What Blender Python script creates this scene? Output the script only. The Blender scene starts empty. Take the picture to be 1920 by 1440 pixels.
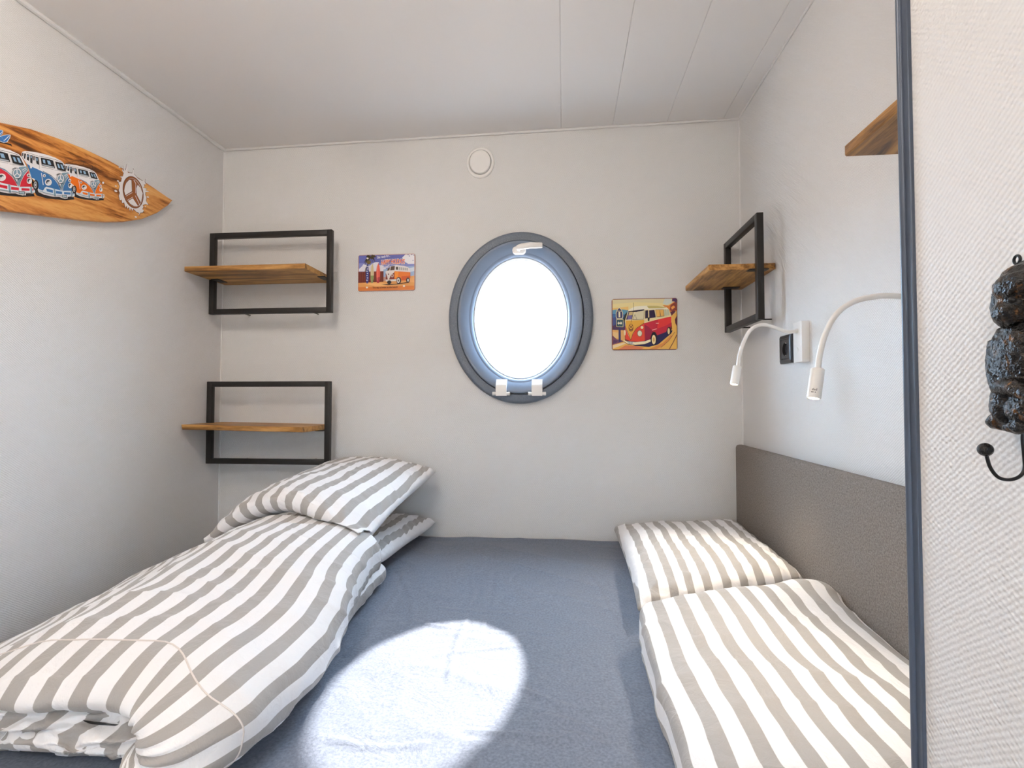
import bpy, bmesh, math, random
from mathutils import Vector, Matrix, noise
random.seed(4)
PI = math.pi
S = bpy.context.scene
COL = S.collection

# ------------------------------------------------------------------ camera
FPX = 980.0                                     # focal length in pixels of a 1920x1440 frame
psi = math.atan(97 / FPX)                       # turned a little to the left
th = math.atan(28 / FPX * math.cos(psi))        # tipped a little up
_f0 = Vector((-math.sin(psi), math.cos(psi), 0)); _R = Vector((math.cos(psi), math.sin(psi), 0)); _Z = Vector((0, 0, 1))
_F = _f0 * math.cos(th) + _Z * math.sin(th); _U = -_f0 * math.sin(th) + _Z * math.cos(th)
EYE = Vector((0, 0, 1.13))
cam_d = bpy.data.cameras.new('camera'); cam = bpy.data.objects.new('camera', cam_d); COL.objects.link(cam)
cam_d.sensor_width = 36; cam_d.lens = FPX / 1920 * 36; cam_d.clip_start = 0.02
m = Matrix.Identity(4)
for i in range(3):
    m[i][0] = _R[i]; m[i][1] = _U[i]; m[i][2] = -_F[i]; m[i][3] = EYE[i]
cam.matrix_world = m
S.camera = cam

# ------------------------------------------------------------------ world, sun, exposure
S.view_settings.view_transform = 'Standard'; S.view_settings.look = 'None'
S.view_settings.gamma = 1; S.view_settings.use_curve_mapping = False
S.view_settings.exposure = 1.02
W = bpy.data.worlds.new('sky'); S.world = W; W.use_nodes = True
wt = W.node_tree; bg = wt.nodes['Background']; bg.inputs[1].default_value = 20.0
_tc = wt.nodes.new('ShaderNodeTexCoord'); _sp = wt.nodes.new('ShaderNodeSeparateXYZ'); _rp = wt.nodes.new('ShaderNodeValToRGB')
wt.links.new(_tc.outputs['Generated'], _sp.inputs[0]); wt.links.new(_sp.outputs[2], _rp.inputs[0]); wt.links.new(_rp.outputs[0], bg.inputs[0])
_rp.color_ramp.elements[0].position = 0.0; _rp.color_ramp.elements[0].color = (.20, .18, .165, 1)      # sunlit ground
_rp.color_ramp.elements[1].position = 0.02; _rp.color_ramp.elements[1].color = (.56, .77, 1.0, 1)       # bright sky
sd = bpy.data.lights.new('sun', 'SUN'); sun = bpy.data.objects.new('sun', sd); COL.objects.link(sun)
sd.energy = 8.5; sd.angle = math.radians(1.2); sd.color = (1.0, 0.97, 0.93)
sun.rotation_euler = Vector((-.105, -1.245, -1)).to_track_quat('-Z', 'Y').to_euler(); sun.location = (0.3, 5, 4)

def at(px, py, x=None, y=None, z=None):
    """the point of a real plane that is seen at a pixel of the photograph"""
    r = _F + _R * ((px - 960) / FPX) - _U * ((py - 720) / FPX)
    if x is not None: t = (x - EYE.x) / r.x
    elif y is not None: t = (y - EYE.y) / r.y
    else: t = (z - EYE.z) / r.z
    return EYE + r * t

# ------------------------------------------------------------------ room measures
XL, XR, YB, YR = -1.39, 0.656, 2.0, -1.3
BED = 0.60
XP, YP = 0.345, None                             # partition face
YP = at(1711, 748, x=XP).y
def ceil_z(x): return 2.157 + (x - XL) * 0.0106

# ------------------------------------------------------------------ materials
def lin(c):
    return tuple((v / 12.92 if v <= .04045 else ((v + .055) / 1.055) ** 2.4) for v in [q / 255 for q in c])
class NT:
    def __init__(s, name):
        s.m = bpy.data.materials.new(name); s.m.use_nodes = True; s.t = s.m.node_tree; s.n = s.t.nodes; s.b = s.n['Principled BSDF']
    def new(s, typ, **kw):
        o = s.n.new(typ)
        for k, v in kw.items():
            if hasattr(o, k): setattr(o, k, v)
        return o
    def link(s, a, b): s.t.links.new(a, b)
    def math(s, op, a, b=None, c=None):
        o = s.new('ShaderNodeMath', operation=op)
        for i, v in enumerate((a, b, c)):
            if v is None: continue
            if isinstance(v, (int, float)): o.inputs[i].default_value = v
            else: s.link(v, o.inputs[i])
        return o.outputs[0]
    def noise(s, vec, scale, detail=3, rough=.5, dist=0):
        o = s.new('ShaderNodeTexNoise'); o.inputs['Scale'].default_value = scale; o.inputs['Detail'].default_value = detail
        o.inputs['Roughness'].default_value = rough; o.inputs['Distortion'].default_value = dist
        if vec is not None: s.link(vec, o.inputs['Vector'])
        return o.outputs['Fac']
    def coords(s, scale=(1, 1, 1)):
        t = s.new('ShaderNodeTexCoord'); mp = s.new('ShaderNodeMapping'); mp.inputs['Scale'].default_value = scale
        s.link(t.outputs['Object'], mp.inputs['Vector']); return mp.outputs[0]
    def ramp(s, fac, stops):
        r = s.new('ShaderNodeValToRGB'); e = r.color_ramp.elements
        while len(e) < len(stops): e.new(.5)
        for q, (p, c) in zip(e, stops): q.position = p; q.color = (*c, 1)
        s.link(fac, r.inputs[0]); return r.outputs[0]
    def bump(s, h, dist, strength=1):
        b = s.new('ShaderNodeBump'); b.inputs['Distance'].default_value = dist; b.inputs['Strength'].default_value = strength
        s.link(h, b.inputs['Height']); s.link(b.outputs[0], s.b.inputs['Normal'])
    def set(s, col=None, rough=None, metal=None, spec=None, coat=None, sheen=None):
        if col is not None:
            if hasattr(col, 'links'): s.link(col, s.b.inputs['Base Color'])
            else: s.b.inputs['Base Color'].default_value = (*col, 1)
        for k, v in (('Roughness', rough), ('Metallic', metal), ('Specular IOR Level', spec), ('Coat Weight', coat), ('Sheen Weight', sheen)):
            if v is not None: s.b.inputs[k].default_value = v
        return s
def plain(name, col, rough=.5, metal=0, spec=.5, **k): return NT(name).set(col, rough, metal, spec, **k).m

def wallpaper(name, axes, col=(.74, .735, .73), p=.0052, depth=.0007):
    n = NT(name); v = n.coords(); sep = n.new('ShaderNodeSeparateXYZ'); n.link(v, sep.inputs[0])
    wob = n.noise(v, 90, 2); wob = n.math('MULTIPLY', wob, 2.6)
    su = n.math('SINE', n.math('ADD', n.math('MULTIPLY', sep.outputs[axes[0]], 2 * PI / (p * 1.5)), wob))
    wob2 = n.math('MULTIPLY', n.noise(n.coords((1.3, 1.3, 1.3)), 70, 2), 3.4)
    sv = n.math('SINE', n.math('ADD', n.math('MULTIPLY', sep.outputs[axes[1]], 2 * PI / (p * 1.15)), wob2))
    h = n.math('ADD', n.math('MULTIPLY', n.math('MULTIPLY', su, sv), .5), n.math('MULTIPLY', n.noise(v, 210, 2), 1.0))
    n.set(col, .55, spec=.3); n.bump(h, depth); return n.m
def wood(name, axis, stops, scale=5, rough=.45, bands=1.0):
    n = NT(name); sc = [9, 9, 9]; sc[axis] = 1.1
    v = n.coords(tuple(q * scale / 5 for q in sc))
    a = n.noise(v, 1.6, 6, .62, 1.4); b = n.noise(v, 9, 4, .7, .4)
    f = n.math('ADD', n.math('MULTIPLY', a, .75 * bands), n.math('MULTIPLY', b, .3))
    n.set(n.ramp(f, stops), rough, spec=.35); n.bump(b, .0008); return n.m
def striped(name, white=(.86, .855, .86), gray=lin((167, 163, 159)), period=.05):
    n = NT(name); at_ = n.new('ShaderNodeAttribute', attribute_name='stripe')
    fr = n.math('FRACT', n.math('DIVIDE', at_.outputs['Fac'], period))
    tri = n.math('ABSOLUTE', n.math('SUBTRACT', fr, .5))
    c = n.ramp(n.math('MULTIPLY', tri, 2), [(.455, gray), (.485, white)])
    v = n.coords(); w = n.noise(v, 500, 2); fold = n.noise(v, 26, 4, .6, .8)
    h = n.math('ADD', n.math('MULTIPLY', fold, 1.0), n.math('MULTIPLY', w, .05))
    n.set(c, .62, spec=.25, sheen=.25); n.bump(h, .006, .8); return n.m

M = {}
M['wall_x'] = wallpaper('woven_wallpaper_side', (1, 2)); M['wall_y'] = wallpaper('woven_wallpaper_end', (0, 2))
M['ceiling'] = NT('ceiling_panel').set((.86, .84, .825), .5, spec=.3).m
M['trim'] = plain('white_trim', (.75, .745, .74), .4)
M['floor'] = wood('floor_boards', 1, [(.3, lin((180, 165, 148))), (.7, lin((214, 202, 188)))])
M['board'] = wood('mango_wood', 0, [(.40, lin((88, 60, 32))), (.48, lin((150, 106, 56))), (.56, lin((192, 142, 80))), (.70, lin((214, 166, 102)))], 5)
M['board_y'] = wood('mango_wood_lengthwise', 1, [(.40, lin((88, 60, 32))), (.48, lin((150, 106, 56))), (.56, lin((192, 142, 80))), (.70, lin((214, 166, 102)))], 5)
M['surf'] = wood('burnt_surfboard_wood', 1, [(.40, lin((70, 38, 16))), (.46, lin((140, 80, 32))), (.515, lin((200, 128, 58))), (.58, lin((224, 160, 86))), (.72, lin((238, 186, 118)))], 5.2, .38, 1.05)
M['black'] = NT('black_powder_coat').set(lin((34, 32, 31)), .42, spec=.4).m
M['white_plastic'] = plain('white_plastic', (.80, .79, .77), .3)
M['white_metal'] = plain('white_lacquer', (.84, .83, .81), .35)
M['socket'] = plain('anthracite_plastic', lin((48, 50, 54)), .3)
M['socket_hole'] = plain('black_plastic', (.006, .006, .007), .5)
M['steel'] = plain('steel', (.6, .6, .6), .3, 1)
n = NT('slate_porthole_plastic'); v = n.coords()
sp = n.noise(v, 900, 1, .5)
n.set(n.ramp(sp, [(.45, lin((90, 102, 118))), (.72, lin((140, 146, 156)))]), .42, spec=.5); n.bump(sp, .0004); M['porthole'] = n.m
M['gasket'] = plain('pale_gasket', (.62, .68, .74), .4)
n = NT('clear_pane'); n.n.remove(n.b); o = n.n['Material Output']
tr = n.new('ShaderNodeBsdfTransparent'); gl = n.new('ShaderNodeBsdfGlossy'); gl.inputs['Roughness'].default_value = .02; mx = n.new('ShaderNodeMixShader'); mx.inputs[0].default_value = .05
n.link(tr.outputs[0], mx.inputs[1]); n.link(gl.outputs[0], mx.inputs[2]); n.link(mx.outputs[0], o.inputs[0]); M['glass'] = n.m
n = NT('slate_cotton_sheet'); v = n.coords()
wv = n.noise(v, 650, 2); fo = n.noise(v, 14, 5, .6, .9)
n.set(n.ramp(n.noise(v, 220, 3), [(.3, lin((103, 110, 124))), (.7, lin((125, 133, 149)))]), .68, spec=.2, sheen=.08)
n.bump(n.math('ADD', n.math('MULTIPLY', fo, 1), n.math('MULTIPLY', wv, .05)), .010, .5); M['sheet'] = n.m
n = NT('grey_upholstery'); v = n.coords((1, 1, 1)); a = n.noise(v, 260, 4, .7); b = n.noise(v, 900, 2)
n.set(n.ramp(n.math('ADD', n.math('MULTIPLY', a, .6), n.math('MULTIPLY', b, .4)), [(.35, lin((102, 96, 91))), (.5, lin((140, 132, 126))), (.66, lin((166, 158, 152)))]), .85, spec=.15); n.bump(b, .0012); M['headboard'] = n.m
M['stripe'] = striped('striped_cotton')
M['seam'] = plain('taupe_piping', lin((222, 214, 208)), .7)
M['trim_dark'] = plain('dark_metal_edge', lin((78, 88, 104)), .38, .2)
n = NT('cast_iron_bronze'); v = n.coords(); a = n.noise(v, 120, 4, .6)
n.set(n.ramp(a, [(.47, (.009, .009, .010)), (.58, (.026, .019, .014)), (.74, lin((130, 90, 50)))]), .26, .5, .6); n.bump(n.noise(v, 380, 3), .0018, 1); M['iron'] = n.m
M['iron_wire'] = plain('black_wire', (.012, .012, .013), .35, .4)
M['porthole_sash'] = plain('glow_tinted_slate_sash', lin((118, 132, 152)), .4)  # lighter than the outer frame: glow of the bright window put into the colour
def emit(name, col, st):
    n = NT(name); n.set((.8, .8, .8), .5); n.b.inputs['Emission Color'].default_value = (*col, 1); n.b.inputs['Emission Strength'].default_value = st; return n.m
M['led'] = emit('warm_led', (1, .82, .58), 14)
M['diffuser'] = emit('lamp_diffuser', (1, .95, .88), 6)
_pc = {}
def paint(c, rough=.35):
    k = (tuple(c), rough)
    if k not in _pc: _pc[k] = plain('enamel_%02x%02x%02x' % tuple(c), lin(c), rough, spec=.4)
    return _pc[k]

# ------------------------------------------------------------------ builders
ORG = {}
def thing(name, label, cat, loc=(0, 0, 0), group=None):
    o = bpy.data.objects.new(name, None); COL.objects.link(o); o.location = loc; o.empty_display_size = .05
    ORG[o.name] = Vector(loc); tag(o, label, cat, group); return o
def tag(o, label, cat, group=None):
    o['label'] = label; o['category'] = cat
    if group: o['group'] = group
    return o
def link(name, bm, mat, parent=None, smooth=True, angle=40, origin=None):
    org = ORG[parent.name] if parent else Vector(origin or (0, 0, 0))
    bmesh.ops.recalc_face_normals(bm, faces=bm.faces)
    if org.length: bmesh.ops.translate(bm, verts=bm.verts, vec=-org)
    me = bpy.data.meshes.new(name); bm.to_mesh(me); bm.free()
    for mm in (mat if isinstance(mat, (list, tuple)) else [mat]): me.materials.append(mm)
    if smooth:
        me.polygons.foreach_set('use_smooth', [True] * len(me.polygons))
        if angle < 180: me.set_sharp_from_angle(angle=math.radians(angle))
    o = bpy.data.objects.new(name, me); COL.objects.link(o)
    if parent: o.parent = parent
    else: o.location = org
    ORG[o.name] = org
    return o
def struct(name, bm, mat, parent=None, **k):
    o = link(name, bm, mat, parent, **k)
    if not parent: o['kind'] = 'structure'
    return o
def box(bm, lo, hi, bev=0, seg=2, mtx=None):
    vs = [bm.verts.new((x, y, z)) for x in (lo[0], hi[0]) for y in (lo[1], hi[1]) for z in (lo[2], hi[2])]
    fs = [bm.faces.new([vs[i] for i in q]) for q in ((0, 1, 3, 2), (4, 6, 7, 5), (0, 4, 5, 1), (2, 3, 7, 6), (0, 2, 6, 4), (1, 5, 7, 3))]
    if bev:
        es = {e for f in fs for e in f.edges}
        r = bmesh.ops.bevel(bm, geom=list(es), offset=bev, segments=seg, affect='EDGES', profile=.5)
        vs = list({v for f in r['faces'] for v in f.verts} | {v for v in vs if v.is_valid})
    if mtx: bmesh.ops.transform(bm, matrix=mtx, verts=[v for v in vs if v.is_valid])
    return vs
def spline(pts, n=12):
    P = [Vector(p) for p in pts]; out = []
    for i in range(len(P) - 1):
        a = P[max(i - 1, 0)]; b = P[i]; c = P[i + 1]; d = P[min(i + 2, len(P) - 1)]
        for k in range(n):
            t = k / n
            out.append(.5 * ((2 * b) + (c - a) * t + (2 * a - 5 * b + 4 * c - d) * t * t + (3 * b - a - 3 * c + d) * t ** 3))
    out.append(P[-1]); return out
def tube(bm, pts, r, seg=12, caps=True):
    pts = [Vector(p) for p in pts]; rings = []; up = None
    for i, p in enumerate(pts):
        d = (pts[min(i + 1, len(pts) - 1)] - pts[max(i - 1, 0)]).normalized()
        if up is None: up = d.orthogonal().normalized()
        up = (up - d * up.dot(d)).normalized(); sd_ = d.cross(up)
        rr = r[i] if isinstance(r, (list, tuple)) else r
        rings.append([bm.verts.new(p + (up * math.cos(2 * PI * k / seg) + sd_ * math.sin(2 * PI * k / seg)) * rr) for k in range(seg)])
    for a, b in zip(rings, rings[1:]):
        for k in range(seg): bm.faces.new((a[k], a[(k + 1) % seg], b[(k + 1) % seg], b[k]))
    if caps: bm.faces.new(rings[0]); bm.faces.new(rings[-1][::-1])
    return rings
def ellipsoid(bm, c, r, rot=None, u=20, v=12):
    mt = Matrix.Translation(Vector(c)) @ (rot.to_4x4() if rot else Matrix.Identity(4)) @ Matrix.Diagonal((*r, 1))
    bmesh.ops.create_uvsphere(bm, u_segments=u, v_segments=v, radius=1, matrix=mt)
def lathe_y(bm, c, prof, N=96, close_in=False):
    """elliptical rings about a line along y: prof = (half width, half height, y)"""
    rings = []
    for (a, b, y) in prof:
        rings.append([bm.verts.new((c[0] + a * math.cos(2 * PI * k / N), y, c[1] + b * math.sin(2 * PI * k / N))) for k in range(N)])
    for p, q in zip(rings, rings[1:]):
        for k in range(N): bm.faces.new((p[k], p[(k + 1) % N], q[(k + 1) % N], q[k]))
    if close_in: bm.faces.new(rings[-1])
    return rings
def prism(bm, pts, d):
    """polygon pts (3D, flat) given depth d (vector)"""
    a = [bm.verts.new(p) for p in pts]; b = [bm.verts.new(Vector(p) + Vector(d)) for p in pts]
    bm.faces.new(a); bm.faces.new(b[::-1])
    for i in range(len(a)): j = (i + 1) % len(a); bm.faces.new((a[i], b[i], b[j], a[j]))
    return a, b

# ================================================================== SETTING
GC = ((at(843, 597, y=YB).x + at(1112, 597, y=YB).x) / 2, (at(977, 437, y=YB).z + at(977, 757, y=YB).z) / 2)   # porthole centre
PA, PB = (at(1112, 597, y=YB).x - at(843, 597, y=YB).x) / 2, (at(977, 437, y=YB).z - at(977, 757, y=YB).z) / 2

def slab(name, lo, hi, mat):
    bm = bmesh.new(); box(bm, lo, hi); return struct(name, bm, mat, smooth=False)
slab('floor', (XL - .06, YR - .06, -.05), (XR + .06, YB + .12, 0), M['floor'])
slab('wall_left', (XL - .06, YR - .06, 0), (XL, YB + .12, 2.30), M['wall_x'])
slab('wall_right', (XR, YR - .06, 0), (XR + .06, YB + .12, 2.30), M['wall_x'])
bm = bmesh.new(); WX0, WX1, WZ0, WZ1 = -.16, .22, .95, 1.35            # wall behind the camera, with an unseen window added for fill light
for lo, hi in (((XL, 0), (WX0, 2.3)), ((WX1, 0), (XR, 2.3)), ((WX0, 0), (WX1, WZ0)), ((WX0, WZ1), (WX1, 2.3))): box(bm, (lo[0], YR - .06, lo[1]), (hi[0], YR, hi[1]))
struct('wall_rear', bm, M['wall_y'], smooth=False)
fill_win = bpy.data.objects.new('added_fill_window', None); COL.objects.link(fill_win); fill_win.location = ((WX0 + WX1) / 2, YR, WZ0); ORG[fill_win.name] = Vector(fill_win.location); fill_win['kind'] = 'structure'
bm = bmesh.new()
for lo, hi in (((WX0, WZ0), (WX0 + .03, WZ1)), ((WX1 - .03, WZ0), (WX1, WZ1)), ((WX0 + .03, WZ0), (WX1 - .03, WZ0 + .03)), ((WX0 + .03, WZ1 - .03), (WX1 - .03, WZ1))): box(bm, (lo[0], YR - .05, lo[1]), (hi[0], YR + .01, hi[1]), .002)
link('fill_window_frame', bm, M['trim'], fill_win)
bm = bmesh.new(); box(bm, (WX0 + .03, YR - .032, WZ0 + .03), (WX1 - .03, YR - .028, WZ1 - .03)); link('pane', bm, M['glass'], fill_win, smooth=False)  # pane of the added fill window
slab('wall_partition', (XP, YR, 0), (XR, YP, 2.30), M['wall_x'])
# back wall with the elliptical opening
bm = bmesh.new()
ha, hb = PA - .055, PB - .055
angs = sorted([2 * PI * k / 96 for k in range(96)] + [math.atan2(z - GC[1], x - GC[0]) % (2 * PI) for x in (XL, XR) for z in (0, 2.3)])
def rect_pt(t):
    c, s_ = math.cos(t), math.sin(t); k = 1e9
    if c > 1e-9: k = min(k, (XR - GC[0]) / c)
    if c < -1e-9: k = min(k, (XL - GC[0]) / c)
    if s_ > 1e-9: k = min(k, (2.3 - GC[1]) / s_)
    if s_ < -1e-9: k = min(k, (0 - GC[1]) / s_)
    return (GC[0] + k * c, GC[1] + k * s_)
L = [[], [], [], []]
for t in angs:
    r = rect_pt(t); tt = math.atan2(math.sin(t) / hb, math.cos(t) / ha); e = (GC[0] + ha * math.cos(tt), GC[1] + hb * math.sin(tt))
    for lst, (q, y) in zip(L, ((r, YB), (e, YB), (e, YB + .09), (r, YB + .09))): lst.append(bm.verts.new((q[0], y, q[1])))
for a, b in ((0, 1), (1, 2), (2, 3)):
    for k in range(len(angs)): j = (k + 1) % len(angs); bm.faces.new((L[a][k], L[a][j], L[b][j], L[b][k]))
struct('wall_back', bm, M['wall_y'], smooth=False)
# sloping ceiling of panels with fine joints running into the room
bm = bmesh.new()
xs = [XL - .06, at(1050, 20, z=2.17).x, at(1190, 5, z=2.17).x, at(1335, 5, z=2.17).x, at(1484, 2, z=2.172).x, XR + .06]
for a, b in zip(xs, xs[1:]):
    g = .0002
    vs = box(bm, (a + g, YR - .06, 0), (b - g, YB + .1, .04), .0015, 1)
    for q in vs:
        if q.is_valid: q.co.z += ceil_z(q.co.x)
box(bm, (XL - .06, YR - .06, 2.24), (XR + .06, YB + .12, 2.30))
struct('ceiling', bm, M['ceiling'], smooth=False)
# slim corner mouldings
def moulding(name, p, q, r=.006):
    bm = bmesh.new(); tube(bm, [p, q], r, 8); struct(name, bm, M['trim'])
e = .004
moulding('trim_1', (XL + e, YR, ceil_z(XL) - e), (XL + e, YB, ceil_z(XL) - e), .008)
moulding('trim_2', (XL, YB - e, ceil_z(XL) - e), (XR, YB - e, ceil_z(XR) - e), .005)
moulding('trim_3', (XR - .002, YP, ceil_z(XR) - .002), (XR - .002, YB, ceil_z(XR) - .002), .004)
moulding('trim_4', (XL + .001, YB - .001, 0), (XL + .001, YB - .001, ceil_z(XL)), .004)
moulding('trim_5', (XR - .001, YB - .001, 0), (XR - .001, YB - .001, ceil_z(XR)), .004)
# dark metal edge capping the end of the partition
bm = bmesh.new()
y2 = at(1704, 748, x=XP).y
box(bm, (XP - .0035, YP - (y2 - YP) - .004, .02), (XP + .001, YP + .002, 2.15), .0008, 1)
box(bm, (XP - .0035, YP, .02), (XP + .03, YP + .0035, 2.15), .0008, 1)
tube(bm, [(XP - .0035, YP + .0015, .02), (XP - .0035, YP + .0015, 2.15)], .0035, 10)
struct('trim_6', bm, M['trim_dark'])

# ---- porthole window
win = bpy.data.objects.new('window_1', None); COL.objects.link(win); win.location = (GC[0], YB, GC[1]); ORG[win.name] = Vector(win.location)
win['kind'] = 'structure'
def ring(*pr): return [(PA - i, PB - i, YB - d) for i, d in pr]
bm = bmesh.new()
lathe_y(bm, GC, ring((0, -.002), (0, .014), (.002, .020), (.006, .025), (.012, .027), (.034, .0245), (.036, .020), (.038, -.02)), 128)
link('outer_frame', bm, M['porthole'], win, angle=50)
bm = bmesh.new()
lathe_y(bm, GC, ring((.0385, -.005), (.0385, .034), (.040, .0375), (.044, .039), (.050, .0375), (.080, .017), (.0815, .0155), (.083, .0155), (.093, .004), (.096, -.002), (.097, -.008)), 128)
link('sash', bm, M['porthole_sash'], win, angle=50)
bm = bmesh.new()
lathe_y(bm, GC, ring((.0945, -.008), (.0945, -.001), (.097, .0005), (.100, -.001), (.101, -.008), (.1025, -.007), (.1045, -.010), (.105, -.024), (.090, -.024)), 128)
link('gasket', bm, M['gasket'], win, angle=60)
bm = bmesh.new()
lathe_y(bm, GC, ring((.098, -.016), (.098, -.020)), 96, True)
bm.faces.new([v for v in bm.verts][:96])
link('pane', bm, M['glass'], win, smooth=False)
# hinges
for hx in (930.5 + 9.5, 997 + 10):
    a = at(hx - 10, 711, y=1.965); b = at(hx + 10, 742, y=1.965); cx = (a.x + b.x) / 2
    bm = bmesh.new()
    prism(bm, [(a.x, y_, z_) for y_, z_ in ((1.9545, b.z), (1.9545, 1.179), (1.957, 1.184), (1.975, a.z), (1.992, a.z), (1.985, b.z))], (b.x - a.x, 0, 0))
    p = at(hx, 738, y=1.962)
    tube(bm, [(cx - .0335, 1.962, p.z), (cx + .0335, 1.962, p.z)], .0062, 14)
    for k in (-1, 1): tube(bm, [(cx + k * .0235, 1.962, p.z), (cx + k * .0335, 1.962, p.z)], .0069, 14)
    link('hinge', bm, M['white_metal'], win)
# handle with rose and lever
a = at(964, 470, y=1.965); b = at(982, 470, y=1.965)
bm = bmesh.new()
rs = []
for y_ in (1.97, 1.958, 1.956):
    r0 = .0145 if y_ > 1.957 else .013
    loop = []
    for k in range(32):
        t = 2 * PI * k / 32; cx = a.x + .008 if math.cos(t) < 0 else b.x - .006
        loop.append(bm.verts.new((cx + r0 * math.cos(t), y_, a.z + r0 * math.sin(t))))
    rs.append(loop)
for p, q in zip(rs, rs[1:]):
    for k in range(32): bm.faces.new((p[k], p[(k + 1) % 32], q[(k + 1) % 32], q[k]))
bm.faces.new(rs[-1]); bm.faces.new(rs[0][::-1])
hd = link('handle', bm, M['white_metal'], win, angle=50)
bm = bmesh.new()
s0 = Vector(((a.x + b.x) / 2, 1.958, a.z + .001))
tube(bm, [s0, s0 + Vector((0, -.024, .004))], .0085, 16)
l0 = at(970, 464, y=1.93); l1 = at(1017, 460, y=1.93)
sec = []
for k, (t, w, h) in enumerate(((-.04, .004, .005), (0, .007, .008), (.15, .008, .0105), (.5, .008, .0105), (.97, .0065, .0095), (1, .005, .008))):
    c = l0.lerp(l1, t); c.z += .004 * math.sin(PI * max(0, min(1, t)))
    sec.append([bm.verts.new((c.x, c.y + w * sy_, c.z + h * sz_)) for sy_, sz_ in ((-1, -.6), (-.6, -1), (.6, -1), (1, -.6), (1, .6), (.6, 1), (-.6, 1), (-1, .6))])
for p, q in zip(sec, sec[1:]):
    for k in range(8): bm.faces.new((p[k], p[(k + 1) % 8], q[(k + 1) % 8], q[k]))
bm.faces.new(sec[0]); bm.faces.new(sec[-1][::-1])
link('lever', bm, M['white_metal'], hd, angle=50)

# ================================================================== BED
bed = thing('bed', 'bed with dark slate grey fitted sheet and grey upholstered headboard on the right wall', 'bed', (-.37, 1.27, 0))
YF = .60
crease = [  # fine folds seen in the sheet (pixels) -> bed plane
    ([(905, 1100), (880, 1150), (850, 1230), (838, 1320)], .0022), ([(930, 1060), (915, 1150), (905, 1180)], .0018), ([(820, 1140), (900, 1148), (1000, 1152)], .0018),
    ([(770, 1165), (860, 1180), (1050, 1190), (1130, 1196)], .002), ([(980, 1295), (1030, 1318), (1070, 1330)], .0035), ([(1020, 1345), (1080, 1360), (1130, 1378)], .003),
    ([(880, 1372), (960, 1378), (1040, 1388), (1080, 1382), (1130, 1400)], .003), ([(760, 1070), (745, 1110), (720, 1150)], .003),
    ([(745, 1060), (770, 1120), (775, 1170)], .0025), ([(1090, 1050), (1120, 1100), (1150, 1160)], .002), ([(1000, 1050), (960, 1090), (1010, 1120)], .002), ([(820, 1230), (860, 1222), (980, 1212)], .002),
    ([(700, 1180), (690, 1200), (650, 1230)], .0025), ([(1150, 1260), (1180, 1330), (1200, 1400)], .002), ([(620, 1390), (700, 1400), (800, 1395)], .002)]
CR = []
for pts, h in crease:
    w = [at(p[0], p[1], z=BED) for p in pts]; CR.append(([Vector((q.x, q.y)) for q in spline(w, 6)], h))
def seg_d(p, a, b):
    ab = b - a; t = max(0, min(1, (p - a).dot(ab) / max(ab.length_squared, 1e-9))); return (p - a - ab * t).length
nx, ny = 300, 220
X0, X1, Y0, Y1 = -1.232, XR - .034, YF, YB - .006
def sheet_z(x, y):
    q = noise.noise(Vector((x * 3.1, y * 2.6, 1))) * .0035 + noise.noise(Vector((x * 9, y * 6, 7))) * .0022
    q += (1 - abs(noise.noise(Vector((x * 5 + y * 2, y * 5, 3))))) ** 6 * .003
    if -.75 < x < .25 and y < 1.6:
        p = Vector((x, y))
        for pl, h in CR:
            if abs(pl[0].x - x) > .35 or abs(pl[0].y - y) > .5: continue
            d = min(seg_d(p, pl[k], pl[k + 1]) for k in range(len(pl) - 1))
            if d < .03: q += 1.15 * h * math.exp(-(d / .006) ** 2) - h * .4 * math.exp(-((d - .011) / .007) ** 2)
    cl = lambda v: max(0, min(1, v))
    eb = cl((Y1 - y) / .035); ef = cl((y - Y0) / .05); es = cl(min(x - X0, X1 - x) / .03)
    z = BED + q - .03 * (1 - math.sqrt(1 - (1 - ef) ** 2)) - .022 * (1 - math.sqrt(1 - (1 - es) ** 2)) - .012 * (1 - math.sqrt(1 - (1 - eb) ** 2))
    return z + .007 * math.exp(-((Y1 - y - .03) / .02) ** 2)
bm = bmesh.new()
G = []
for j in range(ny + 1):
    row = []
    for i in range(nx + 1):
        x = X0 + (X1 - X0) * i / nx; y = Y0 + (Y1 - Y0) * j / ny
        z = sheet_z(x, y)
        row.append(bm.verts.new((x, y, z)))
    G.append(row)
for j in range(ny):
    for i in range(nx): bm.faces.new((G[j][i], G[j][i + 1], G[j + 1][i + 1], G[j + 1][i]))
low = [bm.verts.new((v.co.x, v.co.y, .42)) for v in [G[0][0], G[0][-1], G[-1][-1], G[-1][0]]]
rim = [G[0], [r[-1] for r in G], G[-1][::-1], [r[0] for r in G][::-1]]
for k, e_ in enumerate(rim): bm.faces.new(list(e_)[::-1] + [low[k], low[(k + 1) % 4]])
bm.faces.new(low)
link('mattress', bm, M['sheet'], bed, angle=180)
bm = bmesh.new(); box(bm, (X0 + .01, YF + .02, .0), (X1 - .005, Y1 - .01, .425), .008)
link('bed_base', bm, M['headboard'], bed)
bm = bmesh.new(); hz = at(1378, 833, x=XR - .034).z
box(bm, (XR - .034, YP + .03, .35), (XR - .002, YB - .012, hz), .012, 4)
link('headboard', bm, M['headboard'], bed)

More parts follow.
